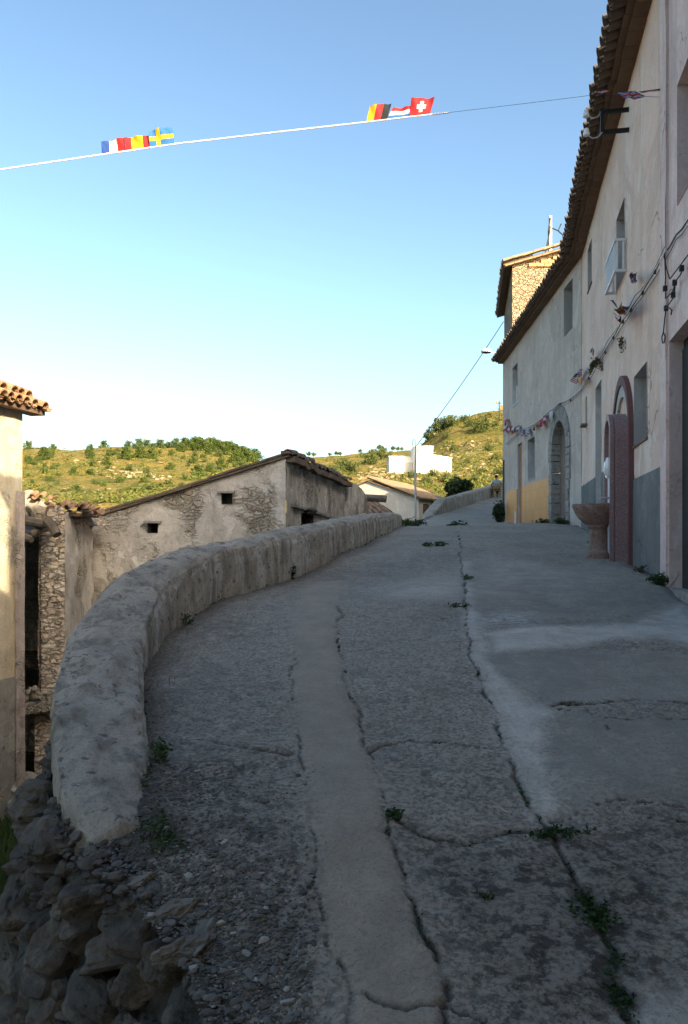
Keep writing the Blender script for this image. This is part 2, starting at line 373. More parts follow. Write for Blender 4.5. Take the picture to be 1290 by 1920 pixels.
h = q.math('ADD', q.math('MULTIPLY', q.noise(38, 7, .72), 1.0), q.math('ADD', q.math('MULTIPLY', aggr, -.35), q.math('MULTIPLY', pits, -.5)))
h = q.math('MULTIPLY', h, q.math('SUBTRACT', 1.0, q.math('MULTIPLY', q.math('MAXIMUM', q.attr('strip'), q.math('MAXIMUM', q.attr('slab'), q.attr('pale'))), .6)))
M['road'] = q.out(col, h, .9, .014)
# hills
q = G('dry_scrub_ground', .95, .1)
c = q.mix(q.step(q.noise(.09, 6, .62), .38, .62), (.265, .178, .050), (.165, .140, .034)); c = q.mix(q.step(q.noise(.35, 6, .68), .46, .66), c, (.078, .092, .019))
rk = q.math('MULTIPLY', q.step(q.noise(.045, 5, .6), .50, .66), q.step(q.noise(.5, 6, .72), .50, .60)); c = q.mix(rk, c, (.30, .225, .125))
c = q.mix(q.math('MULTIPLY', q.step(q.noise(1.4, 5, .7), .48, .66), .65), c, (.05, .062, .013))
M['hill'] = q.out(q.mix(q.math('MULTIPLY', q.step(q.noise(3.2, 4, .7), .5, .62), .7), c, (.038, .048, .011)), q.noise(.8, 6, .7), 1.0, .8)
q = G('valley_floor', .95, .1)
c = q.mix(q.step(q.noise(.8, 6, .65), .4, .62), (.095, .08, .055), (.05, .075, .03)); c = q.mix(q.step(q.noise(5, 5, .7), .5, .66), c, (.13, .115, .09))
M['earth'] = q.out(c, q.noise(6, 5, .65), .8, .06)
def leafm(name, a, b, c):
    q = G(name, .75, .2); r = q.isl()
    col = q.mix(r, a, b); col = q.mix(q.step(q.noise(.9, 3, .6), .45, .65), col, c)
    return q.out(col)
M['pine'] = leafm('pine_needles', (.060, .090, .017), (.042, .066, .013), (.082, .105, .021))
M['olive'] = leafm('grey_green_leaf', (.075, .095, .026), (.055, .075, .02), (.10, .115, .032))
M['scrub'] = leafm('scrub_leaf', (.095, .112, .021), (.062, .08, .016), (.13, .125, .028))
M['fig'] = leafm('dark_leaf', (.035, .055, .02), (.022, .04, .014), (.05, .065, .022))
M['weed'] = leafm('weed_leaf', (.035, .075, .022), (.025, .055, .016), (.055, .085, .03))
M['dry_weed'] = leafm('dry_weed', (.10, .09, .04), (.06, .07, .028), (.14, .12, .06))
M['grass'] = leafm('valley_grass', (.045, .085, .02), (.03, .065, .016), (.07, .09, .03))
M['bark'] = simple('bark', (.10, .075, .055), scale=12, bump=.6)
M['rock'] = simple('pale_hill_rock', (.32, .245, .15), c2=(.20, .15, .09), scale=.7, bump=.8)
# ------------------------------------------------------------ terrain and hills
_S = lambda a: ((np.array([p[0] for p in a], float)-HX)/F, np.array([p[1] for p in a], float))
SL = _S([(-2500, .02), (-900, .09), (-400, .108), (0, .116), (42, .116), (120, .1165), (200, .117), (330, .1185), (400, .116), (440, .112), (480, .100), (520, .08), (600, .04), (700, 0), (900, -.03)])
SM = _S([(-400, .05), (300, .09), (480, .100), (580, .1045), (650, .1075), (740, .1125), (790, .116), (900, .13), (1200, .14), (2500, .10)])
SR = _S([(500, -.02), (640, .01), (700, .045), (760, .092), (781, .1165), (812, .131), (843, .147), (890, .157), (936, .163), (1000, .17), (1300, .18), (1800, .16), (3000, .1)])
def hillv(u, d, sk, dR, ds, vs):
    s = np.interp(u, *sk)
    base = np.interp(d, ds, vs)
    t = np.clip((d-ds[-1])/(dR-ds[-1]), 0, 1)
    v = base+(s-base)*t**.85
    v = np.where(d > dR, s*dR/d*(1-.7*np.clip((d-dR)/dR, 0, 1)), v)
    return v*d
def terr(x, y):
    x = np.asarray(x, float); y = np.asarray(y, float)
    near = np.interp(y, [-30, 0, 7, 10, 14, 20, 30, 45, 60], [-4.5, -3.3, -3.4, -3.65, -3.8, -3.2, -1.8, -.6, 1.0])
    road = (x > ledge(y)-.2) & (y < 62)
    near = np.where(road, np.minimum(np.minimum(near, g(y)-.5), g(y)-.5), near)
    d = np.maximum(y, 40.0); u = x/d
    far = np.maximum(hillv(u, d, SL, 230, [40, 60, 90], [-.03, .005, .035]),
          np.maximum(hillv(u, d, SM, 430, [40, 60, 90, 150], [-.03, .035, .068, .082]), hillv(u, d, SR, 165, [40, 50, 60, 90], [-.03, .02, .05, .083])))
    rough = fbm(x*.09, y*.09, 5)*2.2*np.clip((y-50)/60, 0, 1)+fbm(x*.5, y*.5, 3)*.35*np.clip((y-6)/40, .1, 1)
    f = np.clip((y-40)/25, 0, 1)
    h = near*(1-f)+far*f+rough
    return np.where(road, np.minimum(h, g(np.minimum(y, 62))-.35), h)
_LE = np.array([(-12, -.9), (-4, -.75), (0, -.40), (1.5, -.10), (2.1, -.25), (2.4, -.39), (2.66, -.61), (2.87, -.75), (3.1, -.92), (3.4, -1.07), (4.4, -1.37), (5.2, -1.56), (6.3, -1.62), (7.3, -1.42), (8.8, -.86), (11, -.25), (12, .0), (13, .18), (16, .72), (19, 1.14), (21, 1.35), (24, 1.75), (30, 2.6), (36, 3.75), (43, 6.2), (50, 9.0), (60, 13.5), (75, 20)])
_ly = np.linspace(-12, 75, 3481); _lx = np.interp(_ly, _LE[:, 0], _LE[:, 1])
_k2 = np.exp(-.5*(np.arange(-30, 31)*.025/.12)**2); _k2 /= _k2.sum()
_lx = np.convolve(np.pad(_lx, 30, mode='edge'), _k2, mode='valid')
def ledge(y): return np.interp(y, _ly, _lx)
def redge(y): return np.interp(y, [-12, 8.6, 18, 29, 36, 43, 50, 60, 75], [1.2, 4.6, 6.6, 7.0, 10.5, 13, 15, 20, 28])
ty = np.concatenate([np.linspace(-30, 0, 16)[:-1], np.geomspace(14, 714, 330)-14])
tu = np.linspace(-1.25, 1.25, 420)
TY, TU = np.meshgrid(ty, tu, indexing='ij'); TX = TU*(TY+14)
TX = np.where(TY < 0, TU*(14+0*TY)*1.2, TX)
terrain = grid_mesh('terrain', TX, TY, terr(TX, TY), M['hill'], {'near': np.clip((60-TY)/15, 0, 1)})
tag(terrain, kind='structure')
# near valley floor uses the earth colours: mix by distance along the ground itself
hm = M['hill'].node_tree; pb = hm.nodes['Principled BSDF']; src = pb.inputs['Base Color'].links[0].from_socket
at = hm.nodes.new('ShaderNodeAttribute'); at.attribute_name = 'near'; mx = hm.nodes.new('ShaderNodeMix'); mx.data_type = 'RGBA'
hm.links.new(at.outputs['Fac'], mx.inputs[0]); hm.links.new(src, mx.inputs[6]); mx.inputs[7].default_value = (.085, .078, .05, 1); hm.links.new(mx.outputs[2], pb.inputs['Base Color'])

# ------------------------------------------------------------ road sheet with slabs, strips, cracks
ry = [-12, -9, -6, -4, -2.5, -1.4, -.6, 0, .4, .7, .95]
y_ = 1.1
while y_ < 64: ry.append(y_); y_ += max(.011, .0042*y_)
ry = np.array(ry); rt = np.linspace(0, 1, 380)
RY, RT = np.meshgrid(ry, rt, indexing='ij')
RXe = ledge(RY); RX = RXe+(redge(RY)-RXe)*RT
wx = RX+fbm(RX*3.1, RY*3.1, 4)*.09+fbm(RX*16, RY*16, 3)*.035; wy = RY+fbm(RX*2.7+40, RY*2.7, 4)*.12+fbm(RX*14+9, RY*14, 3)*.04
def polymask(px, soft=.045):
    pts = [PG(*p) for p in px]; n = len(pts); ins = np.zeros(RX.shape, bool); dist = np.full(RX.shape, 9e9)
    for i in range(n):
        (x1, y1), (x2, y2) = pts[i], pts[(i+1) % n]
        c = ((y1 > wy) != (y2 > wy)) & (wx < (x2-x1)*(wy-y1)/((y2-y1) or 1e-9)+x1); ins ^= c
        dist = np.minimum(dist, segd(x1, y1, x2, y2))
    sd_ = np.where(ins, dist, -dist); s_ = soft*(1+RY*.12)
    return np.clip(sd_/s_*.5+.5, 0, 1)
def segd(x1, y1, x2, y2):
    dx, dy = x2-x1, y2-y1; L = dx*dx+dy*dy+1e-12
    t = np.clip(((wx-x1)*dx+(wy-y1)*dy)/L, 0, 1); return np.hypot(wx-x1-t*dx, wy-y1-t*dy)
def crack(px, wd):
    pts = [PG(*p) for p in px]; d = np.full(RX.shape, 9e9)
    for a_, b_ in zip(pts[:-1], pts[1:]): d = np.minimum(d, segd(*a_, *b_))
    w_ = wd*(.12+1.6*vnoise(RX*4, RY*4)**1.5)
    return np.clip(1.15-d/w_, 0, 1)*np.clip((vnoise(RX*7+31, RY*7)-.12)*5, .25, 1)
strip = polymask([(655, 1990), (632, 1860), (605, 1700), (588, 1560), (566, 1440), (552, 1300), (548, 1215), (560, 1150), (575, 1090), (655, 1085), (638, 1130), (632, 1190), (650, 1280), (692, 1400), (728, 1530), (780, 1700), (830, 1860), (850, 1990)])
pale = polymask([(1000, 1520), (960, 1420), (930, 1330), (895, 1255), (876, 1200), (870, 1130), (866, 1050), (880, 1050), (888, 1130), (905, 1200), (935, 1260), (1000, 1320), (1034, 1340), (1030, 1420), (1058, 1515)])
pale = np.maximum(pale, polymask([(930, 1230), (905, 1190), (1010, 1182), (1080, 1178), (1180, 1165), (1250, 1140), (1330, 1120), (1330, 1225), (1230, 1200), (1160, 1205), (1060, 1225)]))
pale = np.maximum(pale, .8*polymask([(1165, 1925), (1190, 1870), (1260, 1845), (1330, 1840), (1330, 1990), (1180, 1990)]))
pale = np.maximum(pale, .7*polymask([(700, 1100), (860, 1080), (905, 1112), (830, 1128), (740, 1120)], .2))
pale = np.maximum(pale, .55*polymask([(930, 1040), (1080, 1062), (1100, 1090), (960, 1100), (900, 1080)], .2))
white = polymask([(885, 1165), (960, 1155), (1005, 1158), (990, 1176), (905, 1180)], .1)
slab = polymask([(1040, 1345), (1330, 1345), (1330, 1500), (1180, 1500), (1060, 1525), (1034, 1430)])
slab = np.maximum(slab, polymask([(905, 1232), (1060, 1228), (1330, 1230), (1330, 1318), (1100, 1320), (1030, 1325), (945, 1270)]))
slab = np.maximum(slab, .7*polymask([(880, 1060), (1080, 1055), (1250, 1095), (1330, 1110), (1190, 1160), (1010, 1175), (885, 1140)], .1))
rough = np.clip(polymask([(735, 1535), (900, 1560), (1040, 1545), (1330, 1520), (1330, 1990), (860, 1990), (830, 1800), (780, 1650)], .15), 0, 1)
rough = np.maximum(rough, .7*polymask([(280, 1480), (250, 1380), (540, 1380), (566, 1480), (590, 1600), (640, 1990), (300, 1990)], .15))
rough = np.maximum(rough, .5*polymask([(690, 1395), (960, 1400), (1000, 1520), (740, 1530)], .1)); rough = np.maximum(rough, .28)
dirt = crack([(1195, 1990), (1180, 1860), (1172, 1800), (1140, 1740), (1105, 1670), (1070, 1600), (1045, 1560), (1010, 1530), (985, 1500), (950, 1400), (920, 1310), (887, 1250), (874, 1195), (872, 1130), (868, 1080), (862, 1020), (858, 992)], .017)
dirt = np.maximum(dirt, crack([(1185, 1880), (1172, 1800), (1140, 1740), (1105, 1670)], .05))
dirt = np.maximum(dirt, crack([(850, 1990), (822, 1830), (785, 1700), (752, 1620), (730, 1540), (692, 1400), (655, 1290), (634, 1200), (638, 1120)], .009))
dirt = np.maximum(dirt, .8*crack([(655, 1990), (605, 1700), (588, 1560), (566, 1440), (552, 1300), (548, 1215)], .007))
dirt = np.maximum(dirt, crack([(692, 1398), (715, 1386), (760, 1380), (830, 1384), (900, 1392), (955, 1400)], .015))
dirt = np.maximum(dirt, crack([(1030, 1328), (1060, 1322), (1120, 1324), (1190, 1314), (1260, 1318), (1330, 1326)], .014))
dirt = np.maximum(dirt, crack([(1045, 1326), (1075, 1328), (1110, 1324)], .035))
dirt = np.maximum(dirt, crack([(1040, 1336), (1130, 1352), (1220, 1348), (1330, 1356)], .006))
dirt = np.maximum(dirt, crack([(1100, 1340), (1140, 1372), (1165, 1385)], .004))
dirt = np.maximum(dirt, crack([(1020, 1532), (1060, 1525), (1120, 1512), (1180, 1504), (1240, 1506), (1330, 1516)], .008))
dirt = np.maximum(dirt, crack([(1060, 1545), (1150, 1535), (1220, 1530), (1330, 1540)], .006))
dirt = np.maximum(dirt, .9*crack([(745, 1540), (800, 1560), (880, 1568), (960, 1552), (1055, 1548)], .026))
dirt = np.maximum(dirt, .8*crack([(655, 1885), (720, 1905), (840, 1900), (900, 1930)], .006))
dirt = np.maximum(dirt, .8*crack([(290, 1380), (380, 1385), (470, 1402), (545, 1412)], .02))
# grit washed up along the foot of the parapet and of the house walls
fd = RX-RXe-.20
dirt = np.maximum(dirt, np.clip(1.1-fd/(.10+.22*vnoise(RX*2+5, RY*2)), 0, 1)*(RY > 2.9)*.8)
wall_x = np.where(RY < 18, 1.75+.2*RY, 4.68+.0367*RY)
dirt = np.maximum(dirt, np.clip(1.0-(wall_x-RX)/(.05+.2*vnoise(RX*3+5, RY*2)), 0, 1)*(RY < 29)*.7)
dirt = np.clip(dirt, 0, 1)
apron = np.clip((RY-10.75+.25*fbm(RX*2, RY*2, 3))/.06, 0, 1)*np.clip((RX-(wall_x-.95)+.3*fbm(RX*1.4, RY*1.4, 3))/.4, 0, 1)*np.clip((18.6-RY)/3, 0, 1)
fall = np.clip((RX-(wall_x-2.2))/1.6, 0, 1)*np.clip((RY-8.8)/1.6, 0, 1)*np.clip((16.5-RY)/4, 0, 1)
step1 = np.clip((RY-18.2+.5*fbm(RX, RY, 3))/.12, 0, 1)*np.clip((RX-(wall_x-1.3))/.6, 0, 1)*np.clip((24-RY)/3, 0, 1)
RZ = g(RY)+fbm(RX*.7, RY*.7, 3)*.10+fbm(RX*2.5, RY*2.5, 4)*.035+fbm(RX*9, RY*9, 4)*.012*(1-.75*np.maximum(strip, np.maximum(slab, pale)))+fbm(RX*30, RY*30, 3)*.007*(1-.6*np.maximum(strip, slab))
RZ = RZ+strip*.014+pale*.006-dirt*.016*(fd > .15)+step1*.05-fall*.11
RZ = RZ-np.clip((RXe+.25-RX)/.25, 0, 1)*.05
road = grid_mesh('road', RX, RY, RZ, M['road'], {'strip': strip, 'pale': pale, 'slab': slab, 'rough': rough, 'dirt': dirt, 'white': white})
tag(road, kind='structure')
_ryl = ry
def rz(x, y):
    i = min(max(int(np.searchsorted(ry, y)), 1), len(ry)-1)
    L = ledge(y); t = (x-L)/(redge(y)-L); j = min(max(int(round(t*(len(rt)-1))), 0), len(rt)-1)
    return float(RZ[i, j])

# ------------------------------------------------------------ parapet, swept along the road edge
HT = np.array([(3.0, -.03), (3.1, .01), (3.2, .03), (3.6, .08), (4.4, .16), (5.2, .27), (6.3, .42), (7.4, .50), (8.8, .48), (11, .42), (13, .40), (16, .34), (19, .29)])
def sweep(name, ys, cx, cz, width, hts, closed_end=True):
    """rounded wall: ring of section points per path station"""
    n = len(ys); X = []; Y = []; Z = []; side = []
    sec = [(-.30, -.20), (-.46, -.17), (-.5, -.11), (-.47, -.03), (-.36, .0), (-.12, .02), (.12, .012), (.33, -.01), (.45, -.035), (.495, -.10), (.505, -.22), (.515, -.36), (.525, -.62), (.53, -.95)]
    prm = np.linspace(0, 13, 60)
    su = np.interp(prm, range(14), [s[0] for s in sec]); sv = np.interp(prm, range(14), [s[1] for s in sec])
    for i in range(n):
        tx = cx[min(i+1, n-1)]-cx[max(i-1, 0)]; tyy = ys[min(i+1, n-1)]-ys[max(i-1, 0)]; L = math.hypot(tx, tyy)
        nx, ny = tyy/L, -tx/L
        X.append(cx[i]+nx*su*width[i]); Y.append(ys[i]+ny*su*width[i]); Z.append(cz[i]+hts[i]+sv*1.0)
        side.append(((su > .42) & (sv < -.05)).astype(float))
    X = np.array(X); Y = np.array(Y); Z = np.array(Z); side = np.array(side)
    arc = np.cumsum(np.r_[0, np.hypot(np.diff(cx), np.diff(ys))])[:, None]
    nz = fbm(arc*1.3+0*X, prm[None, :]*.35+0*X, 4)*.09+fbm(arc*6+0*X, prm[None, :]*1.0+0*X, 4)*.05+fbm(arc*22+0*X, prm[None, :]*3+0*X, 3)*.022-np.clip(fbm(arc*9+7+0*X, prm[None, :]*1.6+0*X, 3)-.16, 0, 1)*.12
    Z = Z+nz*.9; X = X+nz*.5
    X = np.concatenate([X[:1]*0+X[0].mean(), X, X[-1:]*0+X[-1].mean()]) if closed_end else X
    if closed_end:
        Y = np.concatenate([Y[:1]*0+Y[0].mean()-.05, Y, Y[-1:]*0+Y[-1].mean()]); Z = np.concatenate([Z[:1]*0+Z[0].mean()-.03, Z, np.minimum(Z[-1:], Z[-1].max()-.25)]); side = np.concatenate([side[:1]*0, side, side[-1:]*0+1])
    return grid_mesh(name, X, Y, Z, M['parapet'], {'side': side})
pys = np.concatenate([np.arange(3.08, 9, .022), np.arange(9, 19.3, .045)])
pcx = ledge(pys)+.01+np.interp(pys, [3.0, 3.7, 4.4], [.05, .03, 0])
par = sweep('parapet_wall', pys, pcx, g(pys), np.interp(pys, [3.0, 3.35, 3.7, 4.4, 6, 8, 12, 20], [.24, .38, .44, .48, .48, .44, .42, .42]), np.interp(pys, HT[:, 0], HT[:, 1]))
tag(par, 'low curved grey cement parapet with rounded top along the outer edge of the street', 'parapet wall')
fy = np.arange(35.2, 53, .12)
fx = ledge(fy)+.05
far_par = sweep('parapet_wall', fy, fx, g(fy), np.full(len(fy), .5), np.interp(fy, [35.2, 36.2, 38.5, 53], [-.15, .15, .62, .66]))
tag(far_par, 'distant pale parapet with a sloping end where the street bends out of sight', 'parapet wall')

# ------------------------------------------------------------ retaining wall of field stones under the edge
def edge_frame(y):
    e = .02; dx = (ledge(y+e)-ledge(y-e))/(2*e); L = math.hypot(dx, 1)
    t = Vector((dx/L, 1/L, 0)); nrm = Vector((-1/L, dx/L, 0)); return t, nrm
rw = thing('retaining_wall', 'dry stone retaining wall of dark rounded boulders falling away below the parapet', 'stone wall', (-1.6, 4, -3))
m1 = MB(); bk = MB()
ysb = np.concatenate([np.arange(-2, 9, .05), np.arange(9, 24, .5)])
def wall_top(y): return float(g(y))-.10
def wall_pt(y, t, off=0):
    tt, nn = edge_frame(y); top = wall_top(y)
    o_ = float(np.interp(y, [2.6, 3.1, 3.4, 3.8, 4.4], [-.05, .07, .17, .20, .10]))
    b = Vector((float(ledge(y)), y, top))+nn*(o_+(.36-.36*min(max((y-2.6)/1.4, 0), 1))*t+off); b.z -= t
    return b
rows = []
for y in ysb: rows.append([wall_pt(y, t, .0+.09*float(fbm(y*5, t*5, 4))) for t in np.linspace(-.03, 3.2, 40)])
vs = [p for r in rows for p in r]; n8 = 40
bk.add(vs, [(i*n8+j, i*n8+j+1, (i+1)*n8+j+1, (i+1)*n8+j) for i in range(len(rows)-1) for j in range(n8-1)])
bk.build('wall_core', M['wall_earth'], rw)
t = .06; rowi = 0
while t < 2.9:
    hh = .105+.07*min(t, 1.4)+rng.uniform(-.01, .02)
    y = .6+rng.uniform(0, .2)
    while y < 9.0:
        big = rng.random() < .38
        wd = rng.uniform(.10, .20)*(1.6 if big else 1)*(1+.35*min(t, 1.5))
        tt, nn = edge_frame(y)
        p = wall_pt(y, t+rng.uniform(-.03, .03), rng.uniform(-.05, .05))
        bx = Matrix((tt, nn, Vector((0, 0, 1)))).transposed() @ Matrix.Rotation(rng.uniform(-.35, .35), 3, 'Y')
        m1.rock(p, 1.0, flat=(wd*.60, rng.uniform(.10, .16), hh*rng.uniform(.62, .82)*(1.25 if big else 1)), basis=bx, amp=.35, sub=3 if y < 4.2 else 2, rough=.17)
        y += wd*.95
    t += hh*1.12; rowi += 1
for k in range(800):                                 # small packing stones between the boulders
    y = rng.uniform(1.6, 5.0); t = rng.uniform(-.02, 1.5)**1.0; tt, nn = edge_frame(y)
    m1.rock(wall_pt(y, t, rng.uniform(.02, .10)), rng.uniform(.014, .042), flat=(1.2, .8, .8), sub=1, rough=.2)
for k in range(260):                                  # crumbled end of the parapet
    y = rng.uniform(2.75, 3.45); tt, nn = edge_frame(y); x = float(ledge(y))+nn.x*rng.uniform(-.12, .20); yy = y+nn.y*rng.uniform(-.12, .20)
    m1.rock((x, yy, float(g(y))-.03+rng.uniform(-.05, .02)), rng.uniform(.010, .034), flat=(1.2, .9, .6), sub=1, rough=.2)
m1.build('stonework', M['field_stone'], rw, smooth=False)

# pale flat stones lying on the broken edge
for (px, py, s, fl, lab) in [(262, 1640, .06, (1.2, .8, .45), 'pale angular stone jutting from the broken street edge below the end of the parapet'),
                        (385, 1735, .085, (.55, 1.25, .28), 'long pale slab tilted on the broken street edge above the boulders'),
                        (330, 1755, .075, (1.1, .75, .55), 'grey flat-sided stone set in the street edge beside the long pale slab'),
                        (325, 1690, .07, (1.1, .8, .5), 'dark blocky stone at the gravel edge between the two pale stones')]:
    x, y = PG(px, py); mm = MB(); mm.rock((x, y, rz(max(x, float(ledge(y))+.02), y)-.01), s, flat=fl, amp=.2, sub=3, rough=.35, basis=Matrix.Rotation(rng.uniform(-.4, .4), 3, 'Z') @ Matrix.Rotation(-.35, 3, 'Y'))
    tag(mm.build('edge_stone', M['pale_stone'] if 'pale' in lab else M['field_stone']), lab, 'stone')
# loose gravel along the edge (uncountable)
gm = MB()
for i in range(12500):
    y = 1.7+abs(rng.gauss(0, 1.0)) if rng.random() < .75 else rng.uniform(1.5, 5.5)
    if y > 5.5: continue
    x0 = float(ledge(y)); x = x0-.10+abs(rng.gauss(0, .30)) if y < 3.3 else x0+.18+abs(rng.gauss(0, .26))
    if x > x0+1.3: continue
    if (x/y) > (590-HX)/F+.02*fbm(y*3, x*3, 3) or (y > 3.7 and x > x0+.32): continue
    r = rng.uniform(.002, .008)*(1 if y > 2.2 else .85) if rng.random() < .95 else rng.uniform(.008, .022)
    gm.rock((x, y, rz(x, y)+r*.15), r, flat=(1.2, .8, .45), amp=.3, sub=0)
gravel = gm.build('gravel', M['gravel']); tag(gravel, 'loose dark gravel and grit spilling over the near street edge', 'gravel', kind='stuff')

# moss and dry stalks growing out of the cracks and wall foot (uncountable)
mo = MB(); dg_ = MB()
ii, jj = np.where((dirt > .72) & (RY < 15) & (RY > 1.6) & (RX > RXe+.1))
pick = NR.choice(len(ii), 2600, replace=False, p=(1/(RY[ii, jj]**.2))/(1/(RY[ii, jj]**.2)).sum())
for k in pick:
    i, j = int(ii[k]), int(jj[k]); x, y, z = RX[i, j], RY[i, j], RZ[i, j]
    if vnoise(x*3.3, y*3.3) < .52: continue
    for q_ in range(3):
        s_ = rng.uniform(.004, .010)*(1+.12*y); a = Vector((rng.gauss(0, 1), rng.gauss(0, 1), rng.gauss(0, .7))).normalized()*s_; b_ = Vector((rng.gauss(0, 1), rng.gauss(0, 1), rng.gauss(0, .6))).normalized()*s_*.6
        p = Vector((x+rng.gauss(0, .012), y+rng.gauss(0, .02), z+s_*.6)); mo.add([p-a, p+b_, p+a, p-b_], [(0, 1, 2, 3)])
for k in range(900):
    y = rng.uniform(2.4, 9.0); x = float(ledge(y))+.20+abs(rng.gauss(0, .14)) if y > 3.1 else float(ledge(y))+abs(rng.gauss(.1, .3)); z = rz(x, y)
    a = rng.uniform(0, 6.28); l_ = rng.uniform(.02, .08); up = rng.uniform(.0, .03) if rng.random() < .8 else rng.uniform(.03, .08); d_ = Vector((math.cos(a)*l_, math.sin(a)*l_, up)); w_ = Vector((-math.sin(a), math.cos(a), 0))*rng.uniform(.0008, .0018)
    p = Vector((x, y, z+.004)); dg_.add([p-w_, p+w_, p+d_], [(0, 1, 2)])
tag(mo.build('moss', M['weed']), 'moss and tiny weeds dotted along the street cracks', 'moss', kind='stuff')
tag(dg_.build('dry_grass', simple('dry_straw', (.30, .24, .14), c2=(.16, .12, .07))), 'dry stalks and straw caught along the foot of the parapet', 'dry grass', kind='stuff')
# ------------------------------------------------------------ wall panels with real openings
UP = Vector((0, 0, 1))
def panel(mb, p0, p1, n, z0, ztop, ops=(), cell=.3, amp=.010, dep=.3, off=0.0, mi=0, rmi=0, seed=0.0, rev=True, nf=1.6, arches=()):
    """vertical wall face from p0 to p1 (xy), outward normal n; ops = (s0, s1, za, zb[, depth]); arches = ops with round heads"""
    p0 = Vector((p0[0], p0[1], 0)); p1 = Vector((p1[0], p1[1], 0)); e = p1-p0; L = e.length; e.normalize(); n = Vector((n[0], n[1], 0)).normalized()
    zt = ztop if callable(ztop) else (lambda s: ztop)
    zmax = max(zt(s) for s in np.linspace(0, L, 60))
    ss = {0.0, round(L, 4)}; zz = {z0, zmax}
    allops = list(ops)+list(arches)
    for o in allops: ss |= {max(0, o[0]), min(L, o[1])}; zz |= {o[2], o[3]}
    def fill(a, step):
        a = sorted(a); r = [a[0]]
        for q_ in a[1:]:
            if q_-r[-1] < 1e-4: continue
            k = max(1, int(math.ceil((q_-r[-1])/step))); b = r[-1]
            r += [b+(q_-b)*(i+1)/k for i in range(k)]
        return r
    ss = np.array(fill(ss, cell)); zz = np.array(fill(zz, cell))
    SS, ZZ = np.meshgrid(ss, zz, indexing='ij')
    D = fbm(SS*nf+seed, ZZ*nf+seed*1.7, 5)*2*amp+off
    tops = np.array([zt(s) for s in ss])[:, None]
    ZC = np.minimum(ZZ, tops)
    ids = {}
    def vid(i, j):
        if (i, j) not in ids:
            q_ = p0+e*SS[i, j]+n*D[i, j]; q_.z = ZC[i, j]
            ids[(i, j)] = len(vs); vs.append(q_)
        return ids[(i, j)]
    vs = []; fs = []
    flip = e.cross(UP).dot(n) < 0
    def quad(a, b, c, d): fs.append((a, b, c, d) if not flip else (d, c, b, a))
    def inside(sc, zc):
        for o in ops:
            if o[0]-1e-5 < sc < o[1]+1e-5 and o[2]-1e-5 < zc < o[3]+1e-5: return True
        for o in arches:
            if o[0] < sc < o[1] and o[2] < zc < o[3]:
                r = (o[1]-o[0])/2; cz_ = o[3]-r
                if zc < cz_ or math.hypot(sc-(o[0]+o[1])/2, zc-cz_) < r: return True
        return False
    for i in range(len(ss)-1):
        for j in range(len(zz)-1):
            if ZZ[i, j] >= tops[i, 0]-1e-6 and ZZ[i, j] >= tops[i+1, 0]-1e-6: continue
            if inside((ss[i]+ss[i+1])/2, (zz[j]+zz[j+1])/2): continue
            quad(vid(i, j), vid(i+1, j), vid(i+1, j+1), vid(i, j+1))
    mb.add(vs, fs, mi)
    if rev:
        for o in ops:
            d = o[4] if len(o) > 4 else dep
            c = [(o[0], o[2]), (o[1], o[2]), (o[1], o[3]), (o[0], o[3])]
            for k in range(4):
                a, b = c[k], c[(k+1) % 4]
                q1 = p0+e*a[0]+n*(off+.012); q1.z = a[1]; q2 = p0+e*b[0]+n*(off+.012); q2.z = b[1]
                mb.add([q1, q2, q2-n*(d+.012), q1-n*(d+.012)], [(0, 1, 2, 3)], rmi)
    return p0, e, n, L
def at(p0, e, n, s, z, d=0.0):
    q_ = Vector((p0[0], p0[1], 0))+e*s+n*d; q_.z = z; return q_

def canal_roof(mb, o, e, up, L, rows, pitch=.215, tl=.42, r=.088, jit=.012, mi=0, pans=True, first_out=.0):
    """barrel tiles: rows of covers (arched up) and pans (arched down) running up the slope"""
    e = e.normalized(); up = up.normalized(); nn = e.cross(up); nn = nn if nn.z > 0 else -nn
    for j in range(int(L/pitch)+1):
        for kind in ((0, 1) if pans else (0,)):
            for i in range(rows):
                b = Vector(o)+e*(j*pitch+(pitch/2 if kind else 0)+rng.uniform(-jit, jit))+up*(i*(tl-.07)+rng.uniform(-jit, jit)*2.2-(.05 if kind == 0 else 0))
                r1, r2 = (r, r*.8) if kind == 0 else (r*.8, r)
                h0 = (.055 if kind == 0 else .05)+i*.012+rng.uniform(-.006, .006)
                seg = 6; vs = []
                tw = rng.uniform(-.05, .05)
                ev = (e+up*tw).normalized(); uv = (up-e*tw).normalized()
                for q_, (rr, dd) in enumerate(((r1, 0), (r2, tl))):
                    for th in (0.0, .016):
                        for k in range(seg+1):
                            a = math.pi*k/seg; c_ = math.cos(a)*(rr-th); s_ = math.sin(a)*(rr-th)
                            vs.append(b+ev*c_+uv*dd+nn*(h0+(s_ if kind == 0 else -s_)+(.03 if kind == 0 else .05)+(.02*q_ if kind == 0 else 0)))
                m = seg+1; fs = []
                for k in range(seg):
                    fs.append((k, k+1, 2*m+k+1, 2*m+k)); fs.append((m+k, 3*m+k, 3*m+k+1, m+k+1)); fs.append((k, m+k, m+k+1, k+1))
                fs += [(0, 2*m, 3*m, m), (seg, m+seg, 3*m+seg, 2*m+seg)]
                mb.add(vs, fs, mi)
def slab_quad(mb, a, b, c, d, th, mi=0):
    nn = (Vector(b)-Vector(a)).cross(Vector(d)-Vector(a)).normalized()*th
    a, b, c, d = map(Vector, (a, b, c, d))
    mb.add([a, b, c, d, a-nn, b-nn, c-nn, d-nn], [(0, 1, 2, 3), (7, 6, 5, 4), (0, 4, 5, 1), (1, 5, 6, 2), (2, 6, 7, 3), (3, 7, 4, 0)], mi)
